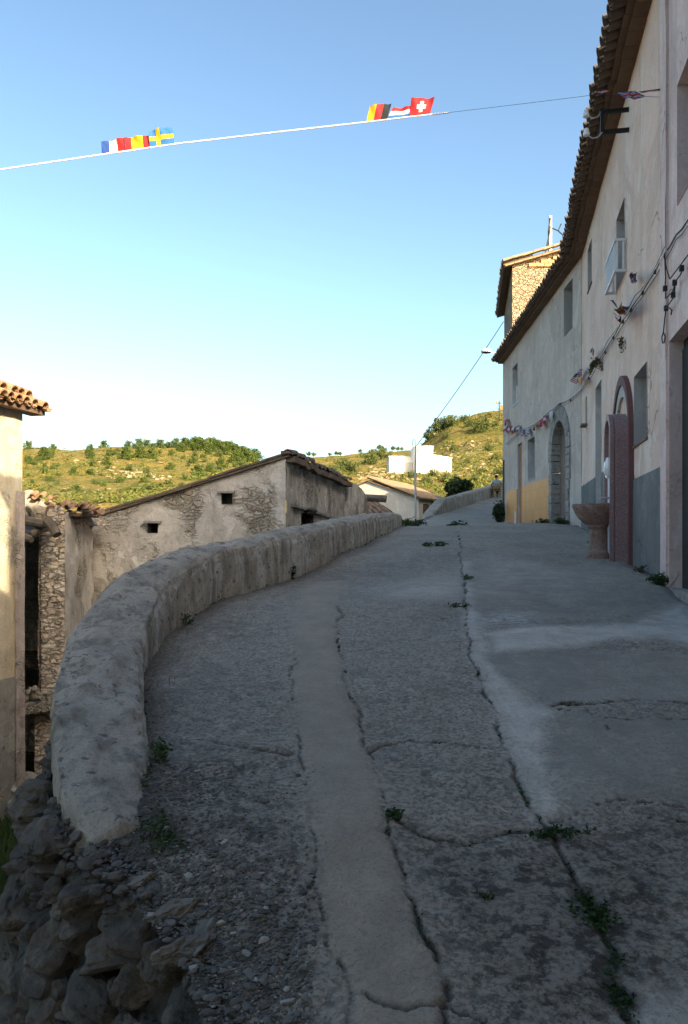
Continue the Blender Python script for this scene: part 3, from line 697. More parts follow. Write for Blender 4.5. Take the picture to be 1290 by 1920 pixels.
def window_part(house, p0, e, n, o, pane=M['glass'], dep=.3, bars=True, frame=M['wood'], sill=None, name='window'):
    s0, s1, za, zb = o[:4]; d = -(dep-.03)
    f = MB(); w_ = .05
    for (sa, sb, z1, z2) in ((s0, s0+w_, za, zb), (s1-w_, s1, za, zb), (s0+w_, s1-w_, za, za+w_), (s0+w_, s1-w_, zb-w_, zb), ((s0+s1)/2-.02, (s0+s1)/2+.02, za+w_, zb-w_)):
        c = at(p0, e, n, (sa+sb)/2, (z1+z2)/2, d); f.obox(c, e*((sb-sa)/2-.001), n*.025, UP*((z2-z1)/2-.001))
    wo_ = f.build(name, frame, house)
    g_ = MB(); c = at(p0, e, n, (s0+s1)/2, (za+zb)/2, d-.03); g_.obox(c, e*((s1-s0)/2), n*.004, UP*((zb-za)/2)); g_.build('pane', pane, wo_)
    if sill:
        sl_ = MB(); sl_.obox(at(p0, e, n, (s0+s1)/2, za-.02, -.05), e*((s1-s0)/2+.03), n*(.075), UP*.014); sl_.build('sill', sill, wo_)
    return wo_

BX = lambda y: 1.75+.2*y
AX = lambda y: 4.68+.0367*y
def zB(px): return 1.75/((px-HX)/F-.2)
def zA(px): return 4.68/((px-HX)/F-.0367)
hv = lambda py, z: (HY-py)/F*z
EB = Vector((.2, 1, 0)).normalized(); NB = Vector((-1, .2, 0)).normalized(); KB = 1/EB.y
EA = Vector((.0367, 1, 0)).normalized(); NA = Vector((-1, .0367, 0)).normalized(); KA = 1/EA.y
def opB(l, r, yt, yb, y0): return ((zB(r)-y0)*KB, (zB(l)-y0)*KB, hv(yb, zB(l)), hv(yt, zB(l)))
def opA(l, r, yt, yb, y0): return ((zA(r)-y0)*KA, (zA(l)-y0)*KA, hv(yb, zA(l)), hv(yt, zA(l)))

def row_roof(house, p0, e, n, L, h, over=.42, depth=3.4, pitch=.32, tiles=M['tile_dark'], back=True):
    inw = -n; up = (inw+UP*pitch).normalized()
    r = MB(); o = at(p0, e, n, 0, h+.10-over*pitch*.6, over-.02); canal_roof(r, o, e, up, L, 3)
    r.build('roof_tile_edge', tiles, house)
    s = MB(); a = at(p0, e, n, -.0, h+.135, .14); b = at(p0, e, n, L, h+.135, .14); rd = (depth)/1.0
    c = at(p0, e, n, L, h+.135+pitch*depth, .14-depth); d = at(p0, e, n, 0, h+.135+pitch*depth, .14-depth)
    slab_quad(s, a, b, c, d, .06)
    c2 = at(p0, e, n, L, h+.1, .14-2*depth); d2 = at(p0, e, n, 0, h+.1, .14-2*depth); slab_quad(s, d, c, c2, d2, .06)
    s.build('roof', tiles, house)
    k = MB()                                          # stepped brick cornice under the tiles
    x = 0.0
    while x < L-.02:
        l_ = min(rng.uniform(.27, .31), L-x); j = rng.uniform(-.01, .01)
        k.obox(at(p0, e, n, x+l_/2, h+.03, .08), e*(l_/2-.004), n*(.10+j), UP*.024)
        k.obox(at(p0, e, n, x+l_/2, h+.081, .13), e*(l_/2-.004), n*(.135+j), UP*.024); x += l_
    k.build('cornice', M['brick'], house)
def shell(house, p0, e, n, L, h, zb, depth, m, gable=True, pitch=.32):
    """the walls one does not see from the street: both ends and the back"""
    b = MB(); pa = p0.copy(); pb = p0+e*L
    for q_, sgn in ((pa, -1), (pb, 1)):
        f = lambda s: h+.05+pitch*max(0, (min(s, depth-s))) if gable else h
        q2 = q_-n*depth; panel(b, (q_.x, q_.y), (q2.x, q2.y), e*sgn, zb, f, cell=.6, amp=.02, rev=False)
    qa, qb = pa-n*depth, pb-n*depth; panel(b, (qa.x, qa.y), (qb.x, qb.y), -n, zb, h, cell=1.0, rev=False)
    return b.build('side_wall', m, house)

# ---- second house of the row (beige)
HB = 6.38
B0, B1 = 8.62, 18.0
hB = thing('terraced_house', 'tall beige plastered house with dark grey dado and white window railing behind the fountain', 'house', (BX(13), 13, 0))
w1 = opB(1190, 1214, 708, 836, B0); d1 = opB(1117.6, 1128, 729, 1010, B0); d1 = (d1[0], d1[1], -.15, d1[3])
w2 = opB(1103, 1110, 463, 548, B0); w2 = (w2[0], w2[1], w2[2], min(w2[3], HB-.35)); w3 = opB(1157, 1172, 413, 545, B0)
w4 = opB(1098.6, 1101, 747, 795, B0)
mb = MB()
opsB = [w1+(.34,), d1+(.32,), w2+(.3,), w3+(.3,), w4+(.12,)]
p0, e, n, L = panel(mb, (BX(B0), B0), (BX(B1), B1), NB, -1.2, HB+.02, opsB, mi=0, rmi=1, seed=3.1, cell=.22)
mb.build('wall', [M['plaster_B'], M['reveal']], hB)
pB, eB, nB, LB = p0, e, n, L
dd = MB(); d2 = MB(); sN = (zB(1186)-B0)*KB; sF = (zB(1160)-B0)*KB
panel(dd, (BX(B0), B0), (BX(zB(1187)), zB(1187)), NB, -1.0, .83, [], cell=.22, off=.014, seed=3.1, rev=False)
s_a = zB(1150)
panel(d2, (BX(s_a), s_a), (BX(zB(1128)-.02), zB(1128)-.02), NB, -.8, 1.225, [], cell=.22, off=.014, seed=3.1, rev=False)
d3 = MB(); panel(d3, (BX(zB(1117.6)+.02), zB(1117.6)+.02), (BX(B1), B1), NB, -.6, 1.225, [], cell=.22, off=.014, seed=3.1, rev=False)
[x_.build('dado', M['render_dark'], hB) for x_ in (dd, d2, d3)]
shell(hB, p0, e, n, L, HB, -1.2, 7.0, M['plaster_B'])
row_roof(hB, p0, e, n, L, HB)
sm_ = simple('rusty_sill', (.22, .15, .11), c2=(.14, .09, .07))
window_part(hB, p0, e, n, w1, dep=.34, sill=sm_); window_part(hB, p0, e, n, w2, sill=sm_); window_part(hB, p0, e, n, w3, sill=None)
ds = MB(); s0, s1, za, zb = d1; ds.obox(at(p0, e, n, (s0+s1)/2, (za+zb)/2, -.29), e*((s1-s0)/2-.002), n*.025, UP*((zb-za)/2-.002))
for k in range(4):
    ds.obox(at(p0, e, n, s0+(s1-s0)*(.27 if k % 2 else .73), za+.75+1.2*(k//2), -.258), e*((s1-s0)*.18), n*.012, UP*.42)
do = ds.build('door', M['shutter'], hB); hh = MB(); hh.tube([at(p0, e, n, s0+.1, 1.1, -.25), at(p0, e, n, s0+.1, 1.1, -.2), at(p0, e, n, s0+.2, 1.1, -.2)], .011); hh.build('handle', M['iron'], do)
v4 = MB(); s0, s1, za, zb = w4; v4.obox(at(p0, e, n, (s0+s1)/2, za-.05, .05), e*((s1-s0)/2+.05), n*.07, UP*.022); v4.build('sill', sm_, hB)
v5 = MB(); v5.obox(at(p0, e, n, (s0+s1)/2, (za+zb)/2, -.10), e*((s1-s0)/2), n*.01, UP*((zb-za)/2)); v5.build('vent', M['dark'], hB)
# white railing across the upper window
rl = MB(); s0, s1, za, zb = w3; ra, rb_ = s0-.12, s1+.12; zt = za+.44
for z_ in (za+.0, zt): 
    for d_ in (.15,): rl.obox(at(p0, e, n, (ra+rb_)/2, z_, d_), e*((rb_-ra)/2+.03), n*.018, UP*.018)
    for s_ in (ra, rb_): rl.obox(at(p0, e, n, s_, z_, .065), e*.014, n*.063, UP*.018)
k = 0
while ra+.06+k*.115 < rb_-.02: rl.obox(at(p0, e, n, ra+.06+k*.115, (za+zt)/2, .15), e*.018, n*.010, UP*(.22-.020)); k += 1
for k in range(2):
    for s_ in (ra, rb_): rl.obox(at(p0, e, n, s_, (za+zt)/2, .04+k*.09), e*.012, n*.014, UP*(.22-.020))
rl.build('window_railing', M['white_paint'], hB)
# red arched moulding painted and raised on the wall behind the fountain
s0, s1 = (zB(1188.5)-B0)*KB, (zB(1155)-B0)*KB; cz = hv(712, zB(1170))-(s1-s0)/2-.02; rr = (s1-s0)/2; sc = (s0+s1)/2
def arch_band(name, r_out, r_in, zb, depth, m, parent, d0=.012):
    b = MB(); pr = [(sc+r_out, zb)]+[(sc+r_out*math.cos(a), cz+(r_out+.06)*math.sin(a)) for a in np.linspace(0, math.pi, 25)]+[(sc-r_out, zb)]
    pi_ = [(sc+r_in, zb)]+[(sc+r_in*math.cos(a), cz+(r_in+.02)*math.sin(a)) for a in np.linspace(0, math.pi, 25)]+[(sc-r_in, zb)]
    m_ = len(pr); vs = []
    for (s_, z_) in pr: vs.append(at(pB, eB, nB, s_, z_, d0+depth))
    for (s_, z_) in pi_: vs.append(at(pB, eB, nB, s_, z_, d0+depth))
    for (s_, z_) in pr: vs.append(at(pB, eB, nB, s_, z_, d0-.06))
    for (s_, z_) in pi_: vs.append(at(pB, eB, nB, s_, z_, d0-.06))
    fs = []
    for k in range(m_-1): fs += [(k, k+1, m_+k+1, m_+k), (k, 2*m_+k, 2*m_+k+1, k+1), (m_+k, m_+k+1, 3*m_+k+1, 3*m_+k)]
    fs += [(0, m_, 3*m_, 2*m_), (m_-1, 3*m_-1, 4*m_-1, 2*m_-1)]
    b.add(vs, fs); return b.build(name, m, parent)
arch_band('arch_moulding', rr, rr-.095, -.45, .055, M['red_band'], hB)
arch_band('arch_lining', rr-.097, rr-.26, -.45, .03, M['reveal'], hB)
cab_b = MB()

# ---- fountain
fz = 11.03; fb = -.30
fo = thing('fountain', 'red granite street fountain with arched upright slab, white medallion and round stone basin', 'fountain', (BX(fz)-.4, fz, fb))
fs_ = (fz-B0)*KB; fw = .74; rf = fw/2; ftop = hv(770, 11.1)
def arch_slab(name, s_c, r, zb, zt, d0, d1, m, seg=20, bev=.02):
    b = MB(); cz_ = zt-r
    pr = [(s_c+r, zb)]+[(s_c+r*math.cos(a), cz_+r*math.sin(a)) for a in np.linspace(0, math.pi, seg)]+[(s_c-r, zb)]
    m_ = len(pr); rings = []
    for (d_, sh) in ((d0, 0), (d1-bev, 0), (d1, bev)):
        rings.append([at(pB, eB, nB, s_c+(s_-s_c)*(1-sh/r), z_ if k in (0, m_-1) else z_-sh*((z_-cz_)/r), d_) for k, (s_, z_) in enumerate(pr)])
    vs = [p for rg in rings for p in rg]; fs = []
    for i in range(2):
        for k in range(m_): k2 = (k+1) % m_; fs.append((i*m_+k, i*m_+k2, (i+1)*m_+k2, (i+1)*m_+k))
    fs.append(tuple(2*m_+k for k in range(m_))); b.add(vs, fs); return b.build(name, m, fo)
arch_slab('upright_slab', fs_+rf, rf, fb-.15, ftop, .03, .22, M['granite'])
# raised rim on the front face, pale recessed panel inside
def rim(name, s_c, r1, r2, zb, zt, d0, d1, m):
    b = MB(); pr = []; pi_ = []
    c1 = zt-r1
    for (r, L_) in ((r1, pr), (r2, pi_)):
        L_ += [(s_c+r, zb)]+[(s_c+r*math.cos(a), c1+r*math.sin(a)) for a in np.linspace(0, math.pi, 20)]+[(s_c-r, zb)]
    m_ = len(pr); vs = [at(pB, eB, nB, s_, z_, d1) for s_, z_ in pr]+[at(pB, eB, nB, s_, z_, d1) for s_, z_ in pi_]+[at(pB, eB, nB, s_, z_, d0) for s_, z_ in pr]+[at(pB, eB, nB, s_, z_, d0) for s_, z_ in pi_]
    fs = []
    for k in range(m_-1): fs += [(k, k+1, m_+k+1, m_+k), (k, 2*m_+k, 2*m_+k+1, k+1), (m_+k, m_+k+1, 3*m_+k+1, 3*m_+k)]
    b.add(vs, fs); return b.build(name, m, fo)
rim('slab_rim', fs_+rf, rf-.0, rf-.085, fb-.1, ftop-.002, .222, .275, M['granite'])
pnl = MB(); c_ = at(pB, eB, nB, fs_+rf, .45, .226); pnl.obox(c_, eB*(rf-.10), nB*.004, UP*.75); pnl.build('pale_panel', M['white_wall'], fo)
md = MB()
c_ = at(pB, eB, nB, fs_+rf, hv(876, 11.3), .235)
def disc(mb, c, nv, prof, seg=28):
    nv = nv.normalized(); u = nv.cross(UP).normalized(); q_ = nv.cross(u); vs = []
    for (r, d) in prof:
        for k in range(seg): a = 2*math.pi*k/seg; vs.append(Vector(c)+(u*math.cos(a)+q_*math.sin(a))*r+nv*d)
    fs = []
    for i in range(len(prof)-1):
        for k in range(seg): k2 = (k+1) % seg; fs.append((i*seg+k, i*seg+k2, (i+1)*seg+k2, (i+1)*seg+k))
    fs.append(tuple((len(prof)-1)*seg+k for k in range(seg))); mb.add(vs, fs)
disc(md, c_, nB, [(.15, 0), (.155, .035), (.14, .05), (.115, .045), (.105, .05), (.09, .07), (.05, .08), (.03, .075), (.01, .078)])
md.build('medallion', M['ceramic'], fo)
sp = MB(); c2 = at(pB, eB, nB, fs_+rf, .62, .23); sp.tube([c2, c2+nB*.12, c2+nB*.15-UP*.04], .018, 8); sp.build('spout', M['steel'], fo)
bc = at(pB, eB, nB, fs_+rf+.02, 0, .40); bz = rz(bc.x, bc.y)
ped = MB(); prof = [(.165, -.05), (.165, .05), (.15, .075), (.145, .09), (.122, .11), (.117, .14), (.117, .40), (.122, .42), (.145, .44), (.150, .465), (.145, .485)]
ped.lathe((bc.x, bc.y, bz), prof, 28); ped.build('pedestal', M['basin'], fo, smooth=False)
bs = MB(); b0 = bz+.46; seg = 40
prof = [(.13, .0), (.20, .045), (.265, .11), (.315, .19), (.338, .25), (.345, .262), (.345, .305), (.325, .312), (.30, .30), (.27, .22), (.20, .14), (.10, .10), (.01, .095)]
vs = []
for (r, z) in prof:
    for k in range(seg):
        a = 2*math.pi*k/seg; chip = (fbm(math.cos(a)*3, math.sin(a)*3+z*4, 4))*(.05 if z > .2 else .03)
        vs.append((bc.x+(r+chip*.5)*math.cos(a), bc.y+(r+chip*.5)*math.sin(a), b0+z+float(chip)*(.8 if z > .24 else .2)))
bs.add(vs, [(i*seg+k, i*seg+(k+1) % seg, (i+1)*seg+(k+1) % seg, (i+1)*seg+k) for i in range(len(prof)-1) for k in range(seg)]); bs.build('basin', M['basin'], fo)

# ---- far house of the row (grey) with yellow tiles and arched stone doorway
HA = 6.40; A0, A1 = 18.0, 28.9
hA = thing('terraced_house', 'grey plastered house with yellow tiled base and arched stone doorway', 'house', (AX(23), 23, .3))
a_door = opA(971.4, 979, 834, 985, A0); a_door = (a_door[0], a_door[1], .3, a_door[3])
a_w1 = opA(990, 1003, 826, 900, A0); a_w2 = opA(961.6, 970.5, 691, 762, A0); a_w3 = opA(1058, 1074, 541, 632, A0); a_w3 = (a_w3[0], a_w3[1], a_w3[2], min(a_w3[3], HA-.22))
a_arch = ((zA(1063)-A0)*KA, (zA(1036)-A0)*KA, .1, hv(787, 19.95))
mb = MB()
p0, e, n, L = panel(mb, (AX(A0), A0), (AX(A1), A1), NA, -.6, HA+.02, [a_door+(.25,), a_w1+(.3,), a_w2+(.25,), a_w3+(.3,)], arches=[a_arch], mi=0, rmi=1, seed=9.3, cell=.12)
pA = p0
mb.build('wall', [M['plaster_A'], M['reveal']], hA)
shell(hA, p0, e, n, L, HA, -.6, 7.0, M['plaster_A'])
row_roof(hA, p0, e, n, L, HA, over=.36, pitch=.30)
window_part(hA, p0, e, n, a_w1, sill=M['reveal']); wo2 = window_part(hA, p0, e, n, a_w2, dep=.25, sill=M['white_paint']); window_part(hA, p0, e, n, a_w3, sill=None)
sh = MB(); s0, s1, za, zb = a_w2; sh.obox(at(p0, e, n, (s0+s1)/2, za+(zb-za)*.27, -.12), e*((s1-s0)/2-.01), n*.015, UP*((zb-za)*.26)); sh.build('shutter', M['white_paint'], wo2)
yd = MB()
for (l, r) in ((951, 970.6), (980, 1032)):
    y1, y2 = zA(r), zA(l); q1 = at(p0, e, n, (y1-A0)*KA, 0, .0); q2 = at(p0, e, n, (y2-A0)*KA, 0, .0)
    c_ = (q1+q2)/2; c_.z = .68; yd.obox(c_, e*((q2-q1).length/2), n*.028, UP*(1.70-.68))
yd.build('tiled_dado', M['yellow_tile'], hA)
bd = MB(); s0, s1, za, zb = a_door; bd.obox(at(p0, e, n, (s0+s1)/2, (za+zb)/2, -.08), e*((s1-s0)/2-.004), n*.03, UP*((zb-za)/2))
for k in range(3): bd.obox(at(p0, e, n, (s0+s1)/2, za+.45+k*.75, -.045), e*((s1-s0)/2-.14), n*.012, UP*.28)
do = bd.build('door', M['brown_door'], hA); kb = MB(); kb.tube([at(p0, e, n, s0+.09, 1.55, -.05), at(p0, e, n, s0+.09, 1.55, .0)], .02); kb.build('handle', M['iron'], do)
pp = MB(); pp.tube([at(p0, e, n, s1+.17, .5, .05), at(p0, e, n, s1+.17, .98, .05)], .035, 8); pp.build('drain_pipe', M['white_paint'], hA)
# dressed stones: jambs, voussoirs, deep door
qn = MB(); s0, s1, za, zb = a_arch; r = (s1-s0)/2; cz_ = zb-r; sc2 = (s0+s1)/2
z_ = .1
while z_ < cz_-.05:
    h_ = rng.uniform(.20, .34); h_ = min(h_, cz_-z_)
    for sgn, sj in ((-1, s0), (1, s1)):
        wj = rng.choice((.26, .36, .30)); qn.obox(at(p0, e, n, sj+sgn*(wj/2), z_+h_/2, -.09), e*(wj/2), n*(.125+rng.uniform(-.006, .008)), UP*(h_/2-.012))
    z_ += h_
nv = 9
for k in range(nv):
    a0, a1 = math.pi*k/nv+.012, math.pi*(k+1)/nv-.012; ro = r+.38+(.06 if k == 4 else 0); vs = []
    for d_ in (.035, -.21):
        for (rr_, a) in ((r, a0), (ro, a0), (ro, a1), (r, a1)): vs.append(at(p0, e, n, sc2+rr_*math.cos(a), cz_+rr_*math.sin(a), d_))
    qn.add(vs, [(0, 1, 2, 3), (7, 6, 5, 4), (0, 4, 5, 1), (1, 5, 6, 2), (2, 6, 7, 3), (3, 7, 4, 0)])
qn.build('stone_doorway', M['quoin'], hA)
dr = MB(); dr.obox(at(p0, e, n, sc2, (za+zb)/2, -.24), e*(r+.02), n*.03, UP*((zb-za)/2+.02))
for k in range(7): dr.obox(at(p0, e, n, s0+r*2*(k+.5)/7, 1.5, -.205), e*(r/7-.012), n*.01, UP*1.25)
do = dr.build('door', M['door_wood'], hA); kb = MB(); kb.tube([at(p0, e, n, sc2-.2, 1.5, -.20), at(p0, e, n, sc2-.2, 1.5, -.14)], .025); kb.build('handle', M['iron'], do)
sp_ = MB(); sp_.obox(at(p0, e, n, sc2, .36, .18), e*(r+.25), n*.32, UP*.07); sp_.build('doorstep', M['quoin'], hA)
cp = MB(); cp.tube([at(p0, e, n, L-.35, .6, .04), at(p0, e, n, L-.35, 2.9, .04)], .03, 8); cp.build('rain_pipe', M['cable'], hA)

# ---- nearest house of the row (pinkish) with deep doorway, partly outside the frame
C0, C1 = 2.30, 8.6; HC = 6.12
hC = thing('terraced_house', 'pinkish plastered house with corner pilaster and deep dark doorway, nearest on the street', 'house', (BX(6), 6, -.8))
c_d = ((5.9-C0)*KB, (8.26-C0)*KB, -.95, hv(640, 8.26)); c_w = ((6.9-C0)*KB, (zB(1278)-C0)*KB, hv(385, zB(1278)), hv(160, zB(1278)))
c_w0 = (.9, 1.9, 2.9, 4.3); c_w00 = (.9, 1.9, .3, 1.6)
mb = MB()
p0, e, n, L = panel(mb, (BX(C0), C0), (BX(C1), C1), NB, -2.2, HC+.02, [c_d+(.13,), c_w+(.4,), c_w0+(.3,), c_w00+(.3,)], off=.03, mi=0, rmi=0, seed=5.2, cell=.2)
pC = p0
mb.build('wall', M['plaster_C'], hC)
shell(hC, p0, e, n, L, HC, -2.2, 7.0, M['plaster_C'])
row_roof(hC, p0, e, n, L, HC, over=.42, pitch=.32)
pl = MB(); panel(pl, (BX(8.36), 8.36), (BX(8.66), 8.66), NB, -1.2, HC, [], off=.055, cell=.15, amp=.012, seed=2.2, rev=False)
q1 = Vector((BX(8.66), 8.66, 0)); q1a = q1+NB*.055; panel(pl, (q1a.x, q1a.y), ((q1-NB*.2).x, (q1-NB*.2).y), EB, -1.2, HC, cell=.2, amp=.004, rev=False)
q1 = Vector((BX(8.36), 8.36, 0)); q1a = q1+NB*.055; panel(pl, (q1a.x, q1a.y), (q1.x, q1.y), -EB, -1.2, HC, cell=.2, amp=.004, rev=False)
pl.build('pilaster', M['plaster_C'], hC)
dr = MB(); s0, s1, za, zb = c_d; dr.obox(at(p0, e, n, (s0+s1)/2, (za+zb)/2, -.12), e*((s1-s0)/2), n*.02, UP*((zb-za)/2))
for k in range(8): dr.obox(at(p0, e, n, s0+(s1-s0)*(k+.5)/8, (za+zb)/2, -.095), e*((s1-s0)/16-.012), n*.012, UP*((zb-za)/2-.1))
do = dr.build('door', M['dark'], hC); kb = MB(); kb.tube([at(p0, e, n, s1-.6, .5, -.09), at(p0, e, n, s1-.6, .5, -.04)], .025); kb.build('handle', M['steel'], do)
st = MB(); st.obox(at(p0, e, n, (s0+s1)/2, -.64, -.06), e*((s1-s0)/2-.01), n*.10, UP*.16); st.build('doorstep', M['quoin'], hC)
for o_ in (c_w, c_w0, c_w00): window_part(hC, p0, e, n, o_, dep=.36 if o_ is c_w else .3)
# lower house behind the viewer's shoulder, then the added block closing the lane: they shade the near street
hD = thing('terraced_house', 'lower plastered house continuing the row towards the viewer', 'house', (BX(-2), -2, -1.5))
D0, D1 = -9.0, 2.26; HD = 4.7
mb = MB(); p0, e, n, L = panel(mb, (BX(D0), D0), (BX(D1), D1), NB, -4, HD, [(2, 3, 2.2, 3.4), (6, 7, 2.2, 3.4), (8, 9.1, -1.9, .6)], seed=1.3, cell=.5); mb.build('wall', M['plaster_B'], hD)
shell(hD, p0, e, n, L, HD, -4, 7.0, M['plaster_B']); row_roof(hD, p0, e, n, L, HD)
for o_ in ((2, 3, 2.2, 3.4), (6, 7, 2.2, 3.4), (8, 9.1, -1.9, .6)): window_part(hD, p0, e, n, o_)

# ---- tall stone house behind the row
tw = thing('stone_house', 'tall sunlit rubble stone house with brick gable rising behind the grey house', 'house', (8, 32, 1))
T0 = Vector((6.13, 29.15, 0)); TE = Vector((.155, 1, 0)).normalized(); TN = Vector((-1, .155, 0)).normalized(); TR = Vector((1, -.0, 0))
ridge_x = 9.1; rp = .285
def t_top(s): return 10.02+rp*min(s, 2*(ridge_x-6.13)-s)
mb = MB(); W_ = 2*(ridge_x-6.13)
panel(mb, (6.13, 29.15), (6.13+W_, 29.15), (0, -1), 3, lambda s: t_top(s)+.10, cell=.16, amp=.05, seed=4.4, rev=False, nf=3)
panel(mb, (T0.x, T0.y), (T0+TE*6.55).xy[:], TN, 0, 10.05, cell=.5, amp=.02, seed=4.1, rev=False)
q2 = T0+TE*6.55; panel(mb, (q2.x, q2.y), (q2.x+W_, q2.y), (0, 1), 0, t_top, cell=.5, rev=False)
panel(mb, (T0.x+W_, T0.y), (q2.x+W_, q2.y), (1, 0), 0, 10.05, cell=1, rev=False)
mb.build('wall', M['tower_stone'], tw)
gb = MB()                                             # brick courses under the verge
z_ = 10.0
while z_ < 10.75:
    x = 6.3+max(0, (z_+.14-10.02)/rp)
    while x < 2*ridge_x-6.13-max(0, (z_-9.9)/rp)-.3:
        gb.box((x+.14, 29.13, z_+.06), .272, .10, .115, jit=.006); x += .285
    z_ += .125
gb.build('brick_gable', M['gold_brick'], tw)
rf_ = MB(); up = (Vector((1, 0, 0))+UP*rp).normalized(); ov = .34
o = Vector((6.13, 29.0, 0))-Vector((ov, 0, 0)); o.z = 10.08-rp*ov+.02
slab_quad(rf_, o, o+TE*6.9, o+TE*6.9+up*3.5, o+up*3.5, .05)
rd = Vector((ridge_x, 29.0, 10.08+rp*(ridge_x-6.13)+.0)); dn = (Vector((1, 0, 0))-UP*rp).normalized(); slab_quad(rf_, rd, rd+TE*6.9, rd+TE*6.9+dn*3.5, rd+dn*3.5, .05)
rf_.build('roof', M['tile_dark'], tw)
rt_ = MB(); canal_roof(rt_, o+UP*.0, TE, up, 6.8, 3, pitch=.24); rt_.build('roof_tile_edge', M['tile_dark'], tw)
vg = MB()                                             # verge tiles along the gable, lit by the sun
for k in range(10):
    b = Vector((6.13-ov+.05+k*.36, 28.98+rng.uniform(-.03, .03), 10.08-rp*ov+.07+rp*(k*.36))); canal_roof(vg, b, Vector((0, 1, 0)), up, .2, 1, tl=.44, r=.11, pans=False)
for k in range(10): vg.obox((6.13-ov+.2+k*.34, 29.02, 10.08-rp*ov+rp*(k*.34+.15)-.0), (Vector((1, 0, rp)).normalized())*.165, Vector((0, .09, 0)), UP*.022)
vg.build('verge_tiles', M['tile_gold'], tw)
# concrete post with stays on that roof
x_, y_ = (1032-HX)/F*31.5, 31.5; zb = 10.1+rp*(x_-6.13-.3); zt = hv(405, 31.5)
po = thing('roof_post', 'pale concrete post with crossed cable stays standing on the stone house roof', 'post', (x_, y_, zb))
b = MB(); b.box((x_, y_, (zb+zt)/2), .10, .10, zt-zb, jit=.006); b.build('post', M['concrete_post'], po)
for pts in ([(x_, y_, zt-.35), (x_-.1, y_-.2, zt-.8), (x_-.45, y_-.5, zb+.0)], [(x_, y_, zt-.45), (x_+.28, y_-.1, zt-.62), (x_+.40, y_-.1, zt-.35)], [(x_+.28, y_-.1, zt-.62), (x_+.45, y_-.3, zt-.9), (x_+.62, y_-.4, zb+.05)], [(x_-.02, y_-.08, zt-.1), (x_-.1, y_-.1, zt-.6), (x_-.12, y_-.2, zb)]):
    b = MB(); b.tube(pts, .028, 5); b.build('stay', M['cable_dark'], po)
# next house along, hidden round the bend: shades the far street
hE = thing('terraced_house', 'house round the bend beyond the stone house', 'house', (12, 45, 2))
mb = MB(); q0 = Vector((8.6, 37.2, 0)); eE = Vector((.42, 1, 0)).normalized(); nE = Vector((-1, .42, 0)).normalized()
p0, e, n, L = panel(mb, (q0.x, q0.y), (q0+eE*21).xy[:], nE, -.5, 8.2, [(3, 4, 2.9, 4.2), (8, 9, 3.4, 4.8), (13, 14.1, 2.2, 4.9)], cell=.6, seed=7.7); mb.build('wall', M['house_wall'], hE)
shell(hE, p0, e, n, L, 8.2, -.5, 6.5, M['house_wall']); row_roof(hE, p0, e, n, L, 8.2)
for o_ in ((3, 4, 2.9, 4.2), (8, 9, 3.4, 4.8), (13, 14.1, 2.2, 4.9)): window_part(hE, p0, e, n, o_)

# unseen arched house, added over the lane behind the viewer to darken the near street
hF = thing('added_passage_house', 'unseen plastered house with an archway, added over the lane behind the viewer to shade the street', 'house', (-1.5, -3, -3))
mb = MB(); pw = (2.75, 5.35, -3.4, 1.25); p0, e, n, L = panel(mb, (-4.6, -.75), (1.55, -.65), (0, 1), -4.5, 6.2, [(1, 1.9, 2.4, 3.6), (3.6, 4.5, 2.4, 3.6)], arches=[pw], seed=8.8, cell=.3); mb.build('wall', M['house_wall'], hF)
b = MB()
for s_ in (pw[0]-.06, pw[1]+.06): b.obox(at(p0, e, n, s_, -1.1, -2.3), e*.06, n*2.25, UP*2.35)
b.obox(at(p0, e, n, (pw[0]+pw[1])/2, 1.36, -2.3), e*1.5, n*2.25, UP*.1); b.build('passage', M['house_wall'], hF)
row_roof(hF, p0, e, n, L, 6.2, depth=2.3)
for s_ in (0.0, L):
    b = MB(); q1 = at(p0, e, n, s_, 0, 0); q2 = q1-n*4.6; panel(b, q1.xy[:], q2.xy[:], e*(1 if s_ else -1), -4.5, 6.2, cell=.6, rev=False); b.build('side_wall', M['house_wall'], hF)
for o_ in ((1, 1.9, 2.4, 3.6), (3.6, 4.5, 2.4, 3.6)): window_part(hF, p0, e, n, o_)
# ------------------------------------------------------------ left foreground house (sunlit ochre wall)
hL = thing('old_house', 'ochre plastered house with clay tile eave catching the sun at the edge of the lane', 'house', (-4.7, 10, -3.7))
L1 = Vector((-.402*11, 11.0, 0)); EL = Vector((.2, 1, 0)).normalized(); NL = Vector((1, -.2, 0)).normalized()
L0 = L1-EL*6.5; HLh = hv(768, 11)
mb = MB(); panel(mb, L0.xy[:], L1.xy[:], NL, -5, HLh, cell=.10, amp=.018, seed=6.1, rev=False, nf=2.2)
q2 = L1-NL*5; panel(mb, L1.xy[:], q2.xy[:], EL, -5, lambda s: HLh+.3*min(s, 5-s), cell=.2, amp=.02, rev=False, seed=2)
q0_ = L0-NL*5; panel(mb, L0.xy[:], q0_.xy[:], -EL, -5, lambda s: HLh+.3*min(s, 5-s), cell=.5, rev=False)
panel(mb, q2.xy[:], q0_.xy[:], -NL, -5, HLh, cell=1, rev=False); mb.build('wall', M['left_wall'], hL)
bp = MB(); panel(bp, (L1-EL*.20).xy[:], (L1+EL*.012).xy[:], NL, -5, hv(922, 11), cell=.1, amp=.02, off=.03, seed=8.2, rev=False)
bp.build('corner_patch', plaster('pinkish_patch_plaster', (.58, .46, .40), (.50, .40, .34), (.64, .54, .48), (.26, .21, .17), .6, .8, rub=.2, spots=.8), hL)
